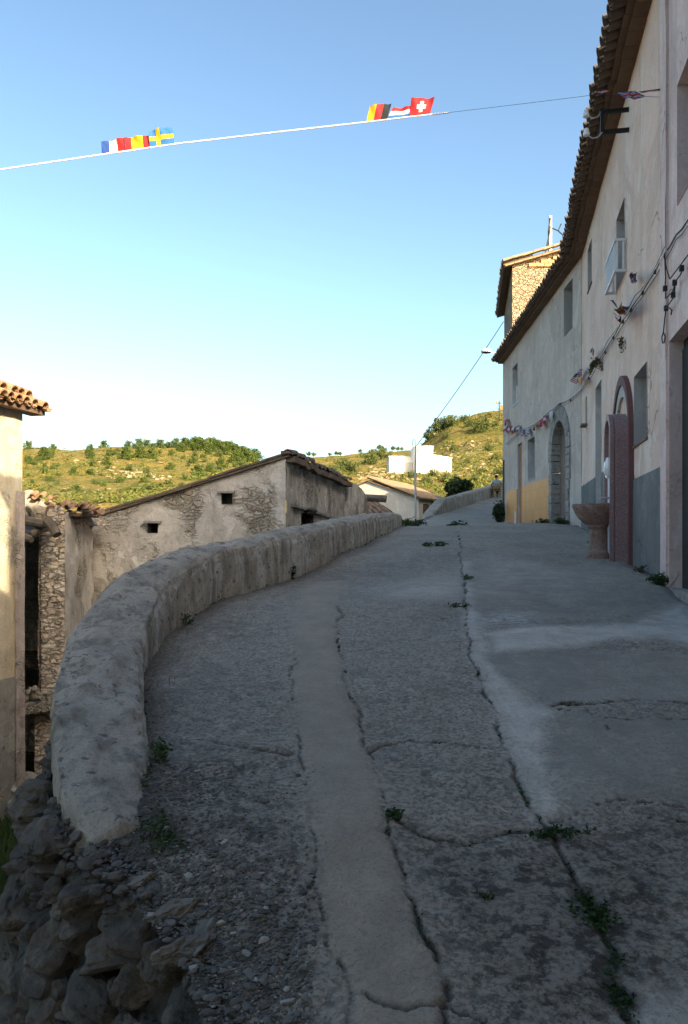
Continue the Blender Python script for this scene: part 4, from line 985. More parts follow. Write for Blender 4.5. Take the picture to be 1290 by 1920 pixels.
rt_ = MB(); up = (-NL+UP*.30).normalized(); o = L0+NL*.21; o.z = HLh-.03; canal_roof(rt_, o, EL, up, 6.75, 5, pitch=.20, r=.085, jit=.02); o = L0+NL*.08; o.z = HLh+.10; canal_roof(rt_, o, EL, up, 6.6, 4, pitch=.20, r=.085, jit=.025); rt_.build('roof_tile_edge', M['tile_gold'], hL)
rs = MB(); o = L0+NL*.14; o.z = HLh+.01; slab_quad(rs, o, o+EL*6.7, o+EL*6.7+up*2.8, o+up*2.8, .05); rd = o+up*2.8; dn = (-NL-UP*.30).normalized(); slab_quad(rs, rd, rd+EL*6.7, rd+EL*6.7+dn*2.8, rd+dn*2.8, .05); rs.build('roof', M['tile'], hL)
cn = MB(); o = L0+NL*.06+EL*3.36; o.z = HLh-.012; cn.obox(o, EL*3.42, NL*.11, UP*.035); cn.build('cornice', M['brick'], hL)

# ------------------------------------------------------------ ruin next to it
ru = thing('ruined_house', 'roofless ruin with broken rubble pier and dark gaping opening beside the ochre house', 'ruin', (-4.4, 13, -3.8))
mb = MB(); M['grey_band'] = plaster('grey_cement_band', (.40, .36, .31), (.33, .30, .26), (.47, .43, .37), (.20, .17, .13), .7, .8, rub=.2, spots=.8)
bp = MB(); panel(bp, (L0+EL*4).xy[:], (L1-EL*.21).xy[:], NL, -5, lambda s: hv(1268, 10.8)+.12*float(fbm(s*3, 7.7, 3)), cell=.1, amp=.02, off=.026, seed=9.2, rev=False); bp.build('cement_band', M['grey_band'], hL)
mb = MB()
xa, xb = (80-HX)/F*12.0, (121-HX)/F*12.0
topf = lambda s: .46+.10*math.sin(s*9)+.1*float(fbm(s*6, 2.2, 3))
panel(mb, (xa, 12.0), (xb, 12.02), (0, -1), hv(1330, 12), topf, cell=.045, amp=.055, seed=1.7, rev=False, nf=5)
panel(mb, (xa-.06, 12.0), (xa-.06, 15.4), (-1, 0), -4.5, .42, cell=.12, amp=.03, rev=False, nf=3)
panel(mb, (xb, 12.02), (-4.36, 13.9), (1, .08), -4.5, lambda s: .46-.14*s+.14*float(fbm(s*5, 4.2, 3)), cell=.06, amp=.03, mi=1, seed=2.7, rev=False, nf=3)
xc = (66-HX)/F*12.0
panel(mb, (xc, 11.98), (xb+.02, 12.0), (0, -1), -4.6, hv(1332, 12), cell=.05, amp=.04, seed=3.7, rev=False, nf=4)
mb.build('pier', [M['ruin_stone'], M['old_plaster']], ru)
b = MB(); panel(b, (xa-.02, 12.0), (xb, 12.02), (0, 1), -4, .3, cell=.3, rev=False); b.box((-4.38, 12.9, .36), .35, 1.9, .16, rz=-.08, jit=.03); b.build('wall_top', M['ruin_stone'], ru)
b = MB()
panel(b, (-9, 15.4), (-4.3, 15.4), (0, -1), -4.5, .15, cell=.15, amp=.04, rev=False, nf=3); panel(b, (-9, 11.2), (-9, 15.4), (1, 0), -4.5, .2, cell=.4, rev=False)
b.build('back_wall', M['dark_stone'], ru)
b = MB(); slab_quad(b, (-9, 12.25, .14), (-4.42, 12.25, .16), (-4.42, 15.6, .55), (-9, 15.6, .55), .12); b.build('added_roof_slab', M['dark_stone'], ru)  # roof slab added over the ruin to keep its inside dark
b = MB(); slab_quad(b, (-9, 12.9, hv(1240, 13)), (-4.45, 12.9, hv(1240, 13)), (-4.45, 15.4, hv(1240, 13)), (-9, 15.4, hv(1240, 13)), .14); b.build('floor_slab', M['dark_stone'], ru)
b = MB(); b.obox(P(74, 1322, 11.9), Vector((.25, .02, .035)), Vector((0, .22, 0)), UP*.075); b.build('ledge', M['old_plaster'], ru)
for pts, r in (([(30, 972, 11.8), (70, 981, 11.7), (103, 984, 11.75)], .07), ([(88, 975, 11.6), (100, 990, 11.55), (107, 1003, 11.5)], .075), ([(36, 1002, 12.0), (62, 1000, 11.7), (92, 976, 11.9)], .05), ([(30, 998, 11.6), (50, 1008, 11.5), (60, 1012, 11.48)], .06)):
    b = MB(); b.tube([P(*p) for p in pts], [r, r*.92, r*.85], 8); b.build('roof_beam', M['log'], ru)
tl = MB()
for (px, py, d, s_) in ((62, 935, 12.4, 1), (130, 952, 12.2, 1), (112, 951, 12.4, 1), (148, 958, 12.6, 1), (160, 965, 12.9, 1), (95, 953, 12.5, 1), (75, 950, 12.7, 1)):
    p = P(px, py+8, d); e_ = Vector((1, rng.uniform(-.5, .5), 0)).normalized(); canal_roof(tl, p, e_, (Vector((-e_.y, e_.x, .2))), .25, 1, pitch=.15, tl=.26, r=.055, jit=.05)
tl.build('broken_tiles', M['tile_gold'], ru)
tl = MB(); tl.box(P(148, 968, 12.75), .34, 1.0, .03, jit=.01)
for k in range(34):
    p = P(rng.uniform(128, 166), 964+rng.uniform(-6, 8), 12.3+rng.uniform(0, 1.0)); tl.rock(p, rng.uniform(.04, .085), flat=(1, .8, .5), sub=1)
tl.build('dark_debris', M['tile_dark'], ru)
b = MB(); b.rock(P(57, 937, 12.6), .19, flat=(.8, .7, .85), sub=2, amp=.15)
for k in range(14): b.rock(P(rng.uniform(44, 90), 955+rng.uniform(-4, 6), 12.3+rng.uniform(-.1, .5)), rng.uniform(.06, .13), sub=1)
b.build('masonry_lump', M['rubble'], ru)
b = MB()
for k in range(60): b.rock(P(rng.uniform(44, 100), 1306+rng.uniform(-6, 6)-12*(rng.random()*(1 if k % 3 == 0 else .3)), 11.85+rng.uniform(-.12, .2)), rng.uniform(.02, .055), sub=1)
b.build('ledge_rubble', M['rubble'], ru)
rb = MB()
for k in range(420):
    px = 20+rng.random()**.8*85; d = 11.2+rng.uniform(-.9, .8); y0 = 1470+(px-40)*.35+rng.uniform(0, 75)
    rb.rock(P(px, y0+max(0, 11-d)*18, d), rng.uniform(.025, .085), sub=1)
tag(rb.build('rubble', M['rubble']), 'pale broken stones heaped at the foot of the ruin and ochre house', 'rubble', kind='stuff')
b = MB(); b.rock(P(50, 1466, 11.2), .17, sub=2, amp=.2, flat=(1, .9, .9)); tag(b.build('boulder', M['rubble']), 'single large pale boulder resting on the rubble heap below the dark opening', 'boulder')
b = MB()
hp = [(px, py) for px in np.linspace(-40, 130, 12) for py in (1470, 1500, 1540, 1600)]
tk = tag(terrain, kind='structure')
# grass at the foot of the retaining wall
gr = MB()
for k in range(5200):
    y = rng.uniform(6.8, 10.6); x = rng.uniform(-.47, -.30)*y
    z = float(terr(x, y)); h_ = rng.uniform(.05, .16); a = rng.uniform(0, 6.28); dx, dy = math.cos(a)*h_*.5, math.sin(a)*h_*.5; wv = .009
    gr.add([(x-wv, y, z-.02), (x+wv, y, z-.02), (x+dx, y+dy, z+h_)], [(0, 1, 2)])
tag(gr.build('grass', M['grass']), 'dark green grass growing below the retaining wall', 'grass', kind='stuff')

# ------------------------------------------------------------ old barn with single-pitch roof
gb_ = thing('old_barn', 'weathered stone barn with single sloping tile roof and two small vents behind the parapet', 'barn', (-1.5, 16, -3.5))
K0 = Vector((P(536, 0, 13.5).x, 13.5, 0)); KE = Vector((-.985, .172, 0)).normalized(); KN = Vector((-.172, -.985, 0)).normalized()
SE = Vector((.175, .985, 0)).normalized(); SN = Vector((.985, -.175, 0)).normalized()
sl_ = (1.44-.42)/3.59; kt = lambda s: 1.40-sl_*s
def svent(px, py, d=13.8):  # -> s along gable, z
    u = (px-HX)/F; # K0 + KE s with x = u y
    s = (u*K0.y-K0.x)/(KE.x-u*KE.y); return s, hv(py, K0.y+KE.y*s)
s1, z1 = svent(287, 990); s2, z2 = svent(425, 934)
mb = MB()
ov1 = (s1-.09, s1+.10, z1-.085, z1+.085, .35); ov2 = (s2-.10, s2+.09, z2-.10, z2+.09, .16)
panel(mb, K0.xy[:], (K0+KE*5.4).xy[:], KN, -4, kt, [ov1, ov2], cell=.07, amp=.028, seed=3.3, nf=2.6, rmi=1)
mb.build('gable_wall', [M['old_plaster'], M['dark_stone']], gb_)
for s_, z_, d_ in ((s1, z1, .34), (s2, z2, .17)):
    b = MB(); b.obox(K0+KE*s_-KN*d_+UP*z_, KE*.12, KN*.01, UP*.12); vt = b.build('vent', M['dark'], gb_)
    b = MB(); b.obox(K0+KE*s_+KN*.01+UP*(z_+.10), KE*.15, KN*.06, UP*.018); b.build('lintel', M['quoin'], vt)
# side wall, crumbling towards its far end
stop = lambda s: (1.42-.012*s if s < 5.8 else 1.36-.55*min((s-5.8)/.5, 1)*(.9 if s < 8.3 else 1)-(.4*min(max((s-8.2)/.6, 0), 1)))+.10*float(fbm(s*2.2, 5.5, 4))
stop2 = lambda s: float(np.interp(s, [0, 3, 5.0, 5.5, 5.7, 6.2, 7.4, 8.4, 9.2, 9.6, 10.0, 10.4], [1.42, 1.41, 1.38, 1.33, 1.30, 1.47, 1.49, 1.45, 1.28, 1.05, .85, .5]))+.07*float(fbm(s*2.6, 5.5, 4))
b = MB()
panel(b, K0.xy[:], (K0+SE*10.4).xy[:], SN, -3.5, stop2, [(1.15, 2.15, -.55, .52, .6)], cell=.08, amp=.045, seed=12.3, nf=1.8, rmi=1)
b.build('side_wall', [M['old_wall'], M['dark_stone']], gb_)
b = MB(); c_ = K0+SE*1.65-SN*.62; c_.z = 0; b.obox(c_, SE*.55, SN*.01, UP*.6); b.build('opening', M['dark'], gb_)
b = MB(); b.rock(K0+SE*1.7+SN*.03+UP*.56, .2, flat=(2.3, .7, .45), sub=2, basis=Matrix((SE, SN, UP)).transposed()); b.build('lintel_stone', M['field_stone'], gb_)
b = MB(); o = K0+SE*.2+SN*.03; o.z = .62
for k in range(14): b.obox(o+SE*(.25+k*.42)+UP*(-.012*k), SE*.2, SN*.03, UP*.022)
b.build('string_course', M['quoin'], gb_)
b = MB(); q3 = K0+SE*10.4; panel(b, q3.xy[:], (q3+KE*2.5).xy[:], -KN, -3, .4, cell=.3, rev=False, amp=.03); panel(b, (K0+KE*5.4).xy[:], (K0+KE*5.4+SE*9).xy[:], KE, -4, kt(5.4), cell=.6, rev=False); b.build('back_wall', M['old_wall'], gb_)
# roof sheet, verge of broken tiles, ridge tiles
b = MB(); ra = K0+KN*.03-KE*.06; ra.z = kt(0)+.045; rbv = K0+KE*5.5+KN*.03; rbv.z = kt(5.5)+.045
slab_quad(b, ra, rbv, rbv+SE*6.0, ra+SE*6.0, .04); b.build('roof', M['tile_dark'], gb_)
v = MB(); s = -.08; dirv = (KE-UP*sl_).normalized()
while s < 5.4:
    l_ = rng.uniform(.30, .44); c_ = K0+KE*(s+l_/2)+KN*.0; c_.z = kt(s+l_/2)+.02; v.obox(c_, dirv*(l_/2), KN*(.075+rng.uniform(-.02, .02)), UP*.016)
    c_ = K0+KE*(s+l_/2+rng.uniform(-.05, .05))-KN*(.03); c_.z = kt(s+l_/2)+.058+rng.uniform(-.01, .01); v.obox(c_, dirv*(l_/2+.02), KN*(.10+rng.uniform(-.03, .03)), UP*.018); s += l_*.96
v.build('verge_tiles', M['tile_dark'], gb_)
v = MB()
for k in range(17):
    o = K0+SE*(k*.345)+SN*(.03+rng.uniform(-.03, .03)); o.z = kt(0)-.01-.008*k*.36+rng.uniform(-.02, .02)
    canal_roof(v, o, SN*1.0, (SE+UP*.06), .05, 1, pitch=.18, tl=.44, r=.095, jit=.02, pans=False); v.obox(o+SE*.2+UP*.01, SE*.19, SN*.10, UP*.05)
for k in range(8): v.rock(K0+SE*rng.uniform(.1, 6.0)+SN*.05+UP*(kt(0)+.05), rng.uniform(.03, .06), flat=(1.3, 1, .6), sub=1)
v.rock(K0+SN*.02+KN*.05+UP*(kt(0)+.09), .085, flat=(1.3, 1, .5), sub=1)
v.build('ridge_tiles', M['tile_dark'], gb_)
b = MB(); p_ = K0+SE*9.35-SN*.4; p_.z = 1.22; b.tube([p_, p_+SN*.35+UP*.02, p_+SN*.95-UP*.02], .10, 8); b.build('roof_beam', M['log'], gb_)

# ------------------------------------------------------------ small houses beyond
M['tile_tan'] = tile_mat('pale_roof_tile', (.34, .225, .13), (.28, .19, .115), (.40, .30, .19), .25)
hS = thing('small_house', 'small plastered house with sloping brown tile roof, half in sun, beyond the barn', 'house', (3, 45, 0))
HW = Vector((.914, -.404, 0)); HN = Vector((-.404, -.914, 0)); HE_ = Vector((.404, .914, 0))
pk = Vector(((690-HX)/F*48, 48, 0)); zt_pk = hv(903, 48); sr_ = .36; hw_ = 3.2
mb = MB(); q1 = pk-HW*hw_; q2 = pk+HW*hw_; f = lambda s: zt_pk-sr_*abs(s-hw_)
panel(mb, q1.xy[:], q2.xy[:], HN, -1.5, f, cell=.25, amp=.02, seed=2.4, rev=False); panel(mb, q2.xy[:], (q2+HE_*7).xy[:], HW, -1.5, zt_pk-sr_*hw_, cell=.5, rev=False); panel(mb, (q1+HE_*7).xy[:], (q2+HE_*7).xy[:], HE_, -1.5, f, cell=.6, rev=False); panel(mb, q1.xy[:], (q1+HE_*7).xy[:], -HW, -1.5, zt_pk-sr_*hw_, cell=.6, rev=False)
mb.build('wall', M['house_wall'], hS)
b = MB(); dn = (HW-UP*sr_).normalized(); dl = (-HW-UP*sr_).normalized(); o = pk+HN*.12; o.z = zt_pk+.03
slab_quad(b, o+HE_*7.2, o, o+dl*3.4, o+dl*3.4+HE_*7.2, .08); slab_quad(b, o, o+HE_*7.2, o+dn*3.5+HE_*7.2, o+dn*3.5, .05); b.build('roof', M['tile_tan'], hS)
b = MB(); canal_roof(b, o+dn*3.6+UP*.03, HE_, -dn, 7.2, 10, pitch=.25, tl=.43, r=.105); b.build('roof_tiles', M['tile_tan'], hS)
b = MB(); c_ = q2+HE_*1.3+HW*.03; c_.z = zt_pk-sr_*hw_-.6; b.obox(c_, HE_*.5, HW*.02, UP*.4); b.build('shutter', M['wood'], hS)
hR = thing('lean_to', 'low lean-to with loose brown roof tiles in shade between the barn and the street', 'lean-to', (1.5, 33, 0))
b = MB(); o = P(764, 987, 31); ul = (P(668, 946, 37)-P(668, 978, 31.5)); a_ = P(655, 990, 31); up_ = Vector((-.25, 1, .22)).normalized(); e_ = (o-a_).normalized()
slab_quad(b, a_-UP*.04, o-UP*.04, o+up_*6-UP*.04, a_+up_*6-UP*.04, .08); b.build('roof', M['tile'], hR)
b = MB(); canal_roof(b, a_, e_, up_, (o-a_).length, 15, pitch=.24, tl=.46, r=.10, jit=.03); b.build('roof_tiles', M['tile'], hR)
b = MB(); panel(b, a_.xy[:], o.xy[:], (0, -1), -2.5, min(a_.z, o.z)-.05, rev=False); q_ = o+up_*5.9; panel(b, o.xy[:], q_.xy[:], (1, 0), -2.5, o.z-.05, rev=False); b.build('wall', M['house_wall'], hR)
# white house on the slope
wh = thing('white_house', 'bright white flat-roofed house with a taller middle block on the scrubby slope', 'house', (8, 90, 7))
def wblock(name, l, r, yt, yb, d, dep, m=M['white_wall'], slope=0.0):
    b = MB(); x0, x1 = (l-HX)/F*d, (r-HX)/F*d; zt = hv(yt, d); zb = hv(yb, d)-1.5
    f = lambda s: zt-slope*s
    panel(b, (x0, d), (x1, d), (0, -1), zb, f, cell=.6, amp=.02, rev=False); panel(b, (x1, d), (x1, d+dep), (1, 0), zb, f(x1-x0), cell=.8, rev=False); panel(b, (x0, d), (x0, d+dep), (-1, 0), zb, zt, cell=.8, rev=False); panel(b, (x0, d+dep), (x1, d+dep), (0, 1), zb, f, cell=1, rev=False)
    slab_quad(b, (x0-.08, d-.08, zt+.05), (x1+.08, d-.08, f(x1-x0)+.05), (x1+.08, d+dep+.05, f(x1-x0)+.05), (x0-.08, d+dep+.05, zt+.05), .07)
    return b.build(name, m, wh)
wblock('side_block', 730, 757, 856, 890, 90, 5); wblock('middle_block', 777, 812, 837, 890, 89.6, 5); wblock('long_block', 812.2, 847, 853, 890, 90, 5, slope=.17)
wblock('recessed_block', 757.2, 776.8, 857, 890, 91.2, 4)
b = MB(); b.box(P(767, 878, 91.15), .9, .06, 1.3); b.build('door', M['shutter'], wh)
for y_ in (843, 847):
    b = MB(); b.box(P(783, y_, 89.55), .14, .05, .14); b.build('vent', M['dark'], wh)

# ------------------------------------------------------------ street furniture and wires
lp = thing('street_lamp', 'white disc street lamp on a thin arm under the grey house eave', 'street lamp', P(935, 664, 29.6))
b = MB(); c_ = P(912, 658, 29.6); b.tube([P(962, 664, 29.9), P(940, 665, 29.7), P(922, 660, 29.6), c_+UP*.03], .022, 8); b.build('arm', M['white_paint'], lp)
b = MB(); b.lathe(c_-UP*.06, [(.10, .0), (.185, .0), (.20, .02), (.20, .055), (.17, .10), (.11, .135), (.02, .15)], 24); b.build('shade', M['white_paint'], lp, smooth=False)
b = MB(); b.lathe(c_-UP*.10, [(.03, .0), (.10, .02), (.13, .045)], 20); b.build('bulb_glass', M['glass'], lp)
pl_ = thing('utility_pole', 'thin grey metal pole with a wire loop at its top beside the far parapet', 'pole', P(778, 985, 34))
b = MB(); b.tube([P(779, 1010, 34), P(779, 836, 34)], [.055, .042], 10); b.build('pole', M['steel'], pl_)
b = MB(); c_ = P(777, 831, 34); b.tube([P(779, 838, 34)]+[c_+Vector((math.sin(a)*.06-.02, 0, -math.cos(a)*.16)) for a in np.linspace(0, 6.0, 14)], .012, 5); b.build('wire_loop', M['cable'], pl_)
def sag(a, b_, s=.1, n=16): return [a.lerp(b_, t)-UP*(s*4*t*(1-t)) for t in np.linspace(0, 1, n)]
b = MB(); b.tube(sag(P(779, 838, 34), P(944, 603, 36.2), .12), .016, 5); tag(b.build('overhead_cable', M['cable_dark']), 'dark overhead cable rising from the metal pole to the stone house eave', 'cable')
an = thing('antenna_mast', 'dark antenna mast with small cross arms on the hilltop beside the grey house corner', 'antenna', P(936, 775, 120))
b = MB(); b.tube([P(936, 790, 120), P(936, 752, 120)], .07, 6); b.build('mast', M['iron'], an)
for dy, l_ in ((-19, .55), (-8, .4)):
    b = MB(); b.tube([P(936, 775+dy, 120)-Vector((l_, 0, 0)), P(936, 775+dy, 120)+Vector((l_*.6, 0, 0))], .05, 5); b.build('cross_arm', M['iron'], an)
for a_ in ((P(931, 754, 120), .14, .1, .5), (P(941, 764, 120), .55, .1, .7)):
    b = MB(); b.box(*a_); b.build('aerial_box', M['brown_door'], an)
# black bracket with two insulators high on the beige house
bk_ = thing('wall_bracket', 'black iron bracket with two white insulators under the beige house eave', 'bracket', at(pB, eB, nB, (11.0-B0)*KB, 5.8, 0))
def BP(px, py, d): # pixel -> point at distance d in front of the beige wall
    u = (px-HX)/F; y = (1.75*1.0+ -d*1.0198)/(u-.2); return Vector((u*y, y, hv(py, y)))
b = MB(); r_ = .03
for py, px0, px1 in ((205, 1183, 1140), (243, 1184, 1145)):
    a_ = BP(px0, py, -.03); c_ = a_+NB*.40; c_.z = a_.z; b.obox((a_+c_)/2, NB*.22, EB*.022, UP*.026)
a1 = BP(1183, 205, 0)+NB*.385; a2 = BP(1184, 243, 0)+NB*.385; b.obox((a1+a2)/2, NB*.02, EB*.02, UP*((a1.z-a2.z)/2))
b.build('frame', M['iron'], bk_)
for a_, dz in ((a1, -.02), (a2, .0)):
    c_ = a_+NB*.21+UP*dz; h_ = MB(); h_.tube([a_, a_+NB*.06-UP*.06, a_+NB*.13-UP*.07, a_+NB*.18-UP*.03, c_], .010, 6); ho = h_.build('hook', M['steel'], bk_)
    i_ = MB(); i_.lathe(c_-UP*.03, [(.03, .0), (.045, .01), (.045, .045), (.032, .06), (.036, .08), (.03, .10), (.012, .112)], 16); i_.build('insulator', M['ceramic'], bk_)

# cables clipped along the walls at first-floor level
def wall_pt2(px, py, d=.035):
    if px > 1090.5: 
        q_ = BP(px, py, d); return q_
    u = (px-HX)/F; y = (4.68-d)/(u-.0367); return Vector((u*y, y, hv(py, y)))
cable_px = [(1330, 388), (1290, 412), (1268, 440), (1247, 474), (1215, 530), (1190, 568), (1165, 605), (1140, 648), (1118, 682), (1104, 706), (1090.6, 730)]
cable_px2 = [(1090, 731), (1070, 748), (1050, 757), (1030, 772), (1005, 794), (980, 807), (960, 822), (948, 832)]
wc = thing('wall_cable', 'bundle of grey cables clipped along the house fronts at first-floor height', 'cable', wall_pt2(1118, 682))
for k, dz in enumerate((0.0, -.05, .05)):
    pts = []
    for (px, py) in cable_px+cable_px2:
        q_ = wall_pt2(px, py, .04+.01*k); q_.z += dz*1.1*(1+.6*math.sin(px*.13+k*2)); pts.append(q_)
    if k == 2: pts = pts[3:9]
    pts = [pts[0]]+[p for a_, b_ in zip(pts[:-1], pts[1:]) for p in (a_.lerp(b_, .5)-UP*.015, b_)]
    b = MB(); b.tube(pts, .005 if k else .0065, 5); b.build('cable', M['cable_dark'] if k == 0 else M['cable'], wc)
for (px, py) in [(1247, 474), (1228, 508), (1205, 548), (1183, 580), (1168, 602), (1150, 632), (1135, 660), (1104, 708), (1070, 750), (1050, 758), (1003, 796)]:
    q_ = wall_pt2(px, py, .03); b = MB(); b.obox(q_-UP*.01, EB*.010, NB*.015, UP*.025); b.build('clip', M['cable'], wc)
w2_ = thing('wall_wiring', 'loose wires with dark junction boxes and a hanging loop on the pinkish pilaster', 'wiring', BP(1250, 520, 0))
CP = lambda px, py, d=.09: BP(px, py, d)
for pts in ([(1245, 480), (1250, 505), (1256, 523), (1272, 502), (1290, 478), (1320, 440)], [(1246, 475), (1248, 520), (1247, 542)], [(1248, 542), (1248, 560), (1262, 546), (1266, 528), (1276, 515), (1280, 500)], [(1266, 530), (1264, 556), (1256, 568), (1249, 578), (1246, 600), (1244, 622)],
            [(1244, 622), (1241, 632), (1242, 643), (1245, 643), (1247, 632), (1244, 622)], [(1249, 578), (1255, 577), (1260, 582), (1258, 590)]):
    b = MB(); b.tube([CP(*p) for p in pts], .0065, 5); b.build('wire', M['cable_dark'], w2_)
for (px, py) in ((1247, 541), (1278, 503), (1265, 530), (1262, 553), (1249, 578)):
    b = MB(); b.obox(CP(px, py, .08), EB*.018, NB*.02, UP*.026); b.build('junction_box', M['dark'], w2_)

# ------------------------------------------------------------ flags
FC = {}
def fm(n, c):
    q = G(n, .7, .2); FC[n] = len(FC); c2 = tuple(x*.8 for x in c); 
    q.b.inputs['Transmission Weight'].default_value = 0.0
    return q.out(q.mix(q.noise(30, 3, .6), c, c2))
FM = [fm('flag_red', (.36, .018, .022)), fm('flag_white', (.52, .51, .50)), fm('flag_blue', (.022, .06, .23)), fm('flag_yellow', (.50, .30, .012)), fm('flag_black', (.015, .015, .017)), fm('flag_sky', (.03, .125, .33)), fm('flag_green', (.02, .15, .05)), fm('flag_orange', (.6, .16, .02))]
R_, W_2, B_, Y_, K_, S_, G_, O_ = range(8)
def f_v(*c): return lambda u, v: c[min(int(u*len(c)), len(c)-1)]
def f_h(*c): return lambda u, v: c[min(int((1-v)*len(c)), len(c)-1)]
def f_nord(bg_, cr, inner=None):
    def q_(u, v):
        if inner is not None and (abs(u-.38) < .05 or abs(v-.5) < .07): return inner
        return cr if (abs(u-.38) < .09 or abs(v-.5) < .12) else bg_
    return q_
def f_swiss(u, v): 
    du, dv = abs(u-.5), abs(v-.5)
    return W_2 if (du < .09 and dv < .30) or (dv < .13 and du < .22) else R_
def f_spain(u, v): return R_ if (v < .25 or v > .75) else Y_
def f_spain_v(u, v): return R_ if (u < .27 or u > .73) else Y_
def f_union(u, v):
    x, y = u-.5, v-.5
    if abs(x) < .05 or abs(y) < .10: return R_
    if abs(x) < .09 or abs(y) < .17: return W_2
    d = abs(abs(x)-abs(y))
    return R_ if d < .035 else (W_2 if d < .10 else B_)
def f_usa(u, v): return B_ if (u < .4 and v > .46) else (R_ if int((1-v)*13) % 2 == 0 else W_2)
def flag(c00, c10, c11, c01, fn, parent, label, amp=.012, seed=0.0, nu=24, nv=16, curl=0.0):
    """cloth between four corner points: string edge c00 -> c10, free edge c01 -> c11"""
    b = MB(); nn = (c10-c00).cross(c01-c00).normalized(); vs = []
    for i in range(nu+1):
        for j in range(nv+1):
            u, v = i/nu, j/nv; p = c00*(1-u)*(1-v)+c10*u*(1-v)+c11*u*v+c01*(1-u)*v
            p = p+nn*(amp*v*(math.sin(u*7+seed+v*2)+.5*math.sin(u*13+v*5+seed*2))+curl*v*v); vs.append(p)
    for i in range(nu):
        for j in range(nv):
            a = i*(nv+1)+j; b.f.append((a, a+nv+1, a+nv+2, a+1)); b.m.append(fn((i+.5)/nu, (j+.5)/nv))
    b.v = vs; b.n = len(vs)
    o_ = b.build('flag', FM, parent, smooth=True); o_['label'] = label; return o_
# string across the street
bu = thing('bunting', 'string of small national flags stretched high across the street against the sky', 'bunting', P(640, 230, 8.9))
def DZ(px): return 9.6-.85*(px/1245)     # the string runs from the lane side to the beige house
spx = [(-900, 436), (-500, 386), (-200, 345), (0, 318), (190, 290), (328, 270), (500, 250), (687, 229), (770, 219), (842, 211), (960, 197), (1090, 181), (1125, 176), (1160, 178), (1236, 182)]
spts = [P(px, py, DZ(px)) for px, py in spx]
b = MB(); b.tube(spts[:10], .0085, 6); b.build('string', M['rope'], bu); b = MB(); b.tube(spts[9:], .0022, 5); b.build('string', M['cable'], bu)
def sq(p, d0): return [P(x, y, d0+DZ(x)-DZ(p[0][0])+k) for (x, y), k in zip(p, (0, .02, .06, .03))]
for pts, fn, lab, sd_ in [([(191, 289.5), (236, 284), (233, 258), (190, 266)], f_v(B_, W_2, R_), 'blue, white and red striped flag, end of the row', 0), ([(236, 284), (281, 277.5), (279, 254), (233, 257)], f_spain_v, 'red and yellow striped flag', 1.3), ([(281, 277.5), (327, 270.5), (323, 238), (278, 244)], f_nord(S_, Y_), 'light blue flag with yellow cross', 2.1),
                     ([(687, 228.5), (726, 223.5), (734, 193), (693, 198)], f_v(Y_, R_, K_), 'yellow, red and black striped flag', 3.3), ([(725, 224), (771, 218.5), (780, 199), (737, 202)], f_h(R_, W_2, S_), 'red, white and light blue striped flag', .7), ([(768, 219), (806, 214), (815, 183), (771, 184)], f_swiss, 'red flag with white cross', 4.4)]:
    flag(*[Vector(p) for p in sq(pts, DZ(pts[0][0]))], fn, bu, lab, .014, sd_)
yb_ = DZ(1180)
flag(P(1120, 175, yb_+.1), P(1142, 173, yb_+.1), P(1140, 169, yb_+.15), P(1122, 171, yb_+.2), f_nord(R_, W_2), bu, 'red and white flag seen edge on below the eave', .006, 1)
flag(P(1158, 174, yb_), P(1190, 170, yb_-.02), P(1212, 182, yb_-.12), P(1174, 187, yb_-.1), f_union, bu, 'blue flag with red and white crosses below the eave', .01, 2, 36, 26)
flag(P(1196, 172, yb_), P(1245, 165, yb_-.1), P(1246, 170, yb_-.05), P(1204, 174, yb_), f_h(W_2, R_), bu, 'red and white flag seen edge on against the beige wall', .008, 3)
# flags along the wall cable
wb = thing('bunting', 'string of crumpled national flags looped along the cable on the house fronts', 'bunting', wall_pt2(1160, 600))
b = MB(); b.tube([wall_pt2(px, py-3, .07) for px, py in cable_px[2:]+cable_px2], .005, 5); b.build('string', M['rope'], wb)
def wflag(px4, d, fn, lab, sd_, amp=.03):
    flag(*[wall_pt2(x, y, dd) for (x, y), dd in zip(px4, (d, d, d+.1, d+.12))], fn, wb, lab, amp, sd_, 16, 12)
wflag([(1178, 512), (1184, 530), (1192, 518), (1190, 532)], .10, f_union, 'crumpled blue and red flag beside the window railing', 1, .02)
wflag([(1184, 531), (1192, 531), (1193, 512), (1180, 514)], .10, f_union, 'blue, white and red flag folded into a V beside the window railing', 1.7, .02)
wflag([(1160, 580), (1154, 574), (1145, 562), (1152, 565)], .16, f_h(S_, S_), 'twisted light blue flag of the flag cluster', 2, .012)
wflag([(1160, 582), (1170, 588), (1178, 578), (1162, 568)], .16, f_nord(B_, Y_), 'twisted blue and yellow flag of the flag cluster', 3, .02)
wflag([(1156, 585), (1172, 590), (1166, 576), (1152, 580)], .15, f_v(G_, Y_, R_), 'twisted green, yellow and red flag of the flag cluster', 4, .02)
wflag([(1160, 590), (1175, 590), (1173, 582), (1157, 583)], .17, f_h(K_, R_, Y_), 'twisted black, red and yellow flag of the flag cluster', 5, .015)
wflag([(1150, 584), (1154, 597), (1165, 604), (1157, 590)], .16, f_v(S_, W_2, R_), 'hanging light blue, white and red flag of the flag cluster', .5, .015)
wflag([(1158, 592), (1165, 592), (1165, 604), (1157, 603)], .16, f_h(R_, R_), 'hanging red flag of the flag cluster', .9, .01)
wflag([(1106, 660), (1113, 668), (1114, 656), (1110, 652)], .10, f_v(B_, W_2, R_), 'thin upright blue, white and red flag beside the hanging plant', 1.5, .01)
wflag([(1068, 714), (1081, 720), (1090, 702), (1080, 700)], .12, f_usa, 'red and white striped flag near the joint of the two houses', 1.1, .015)
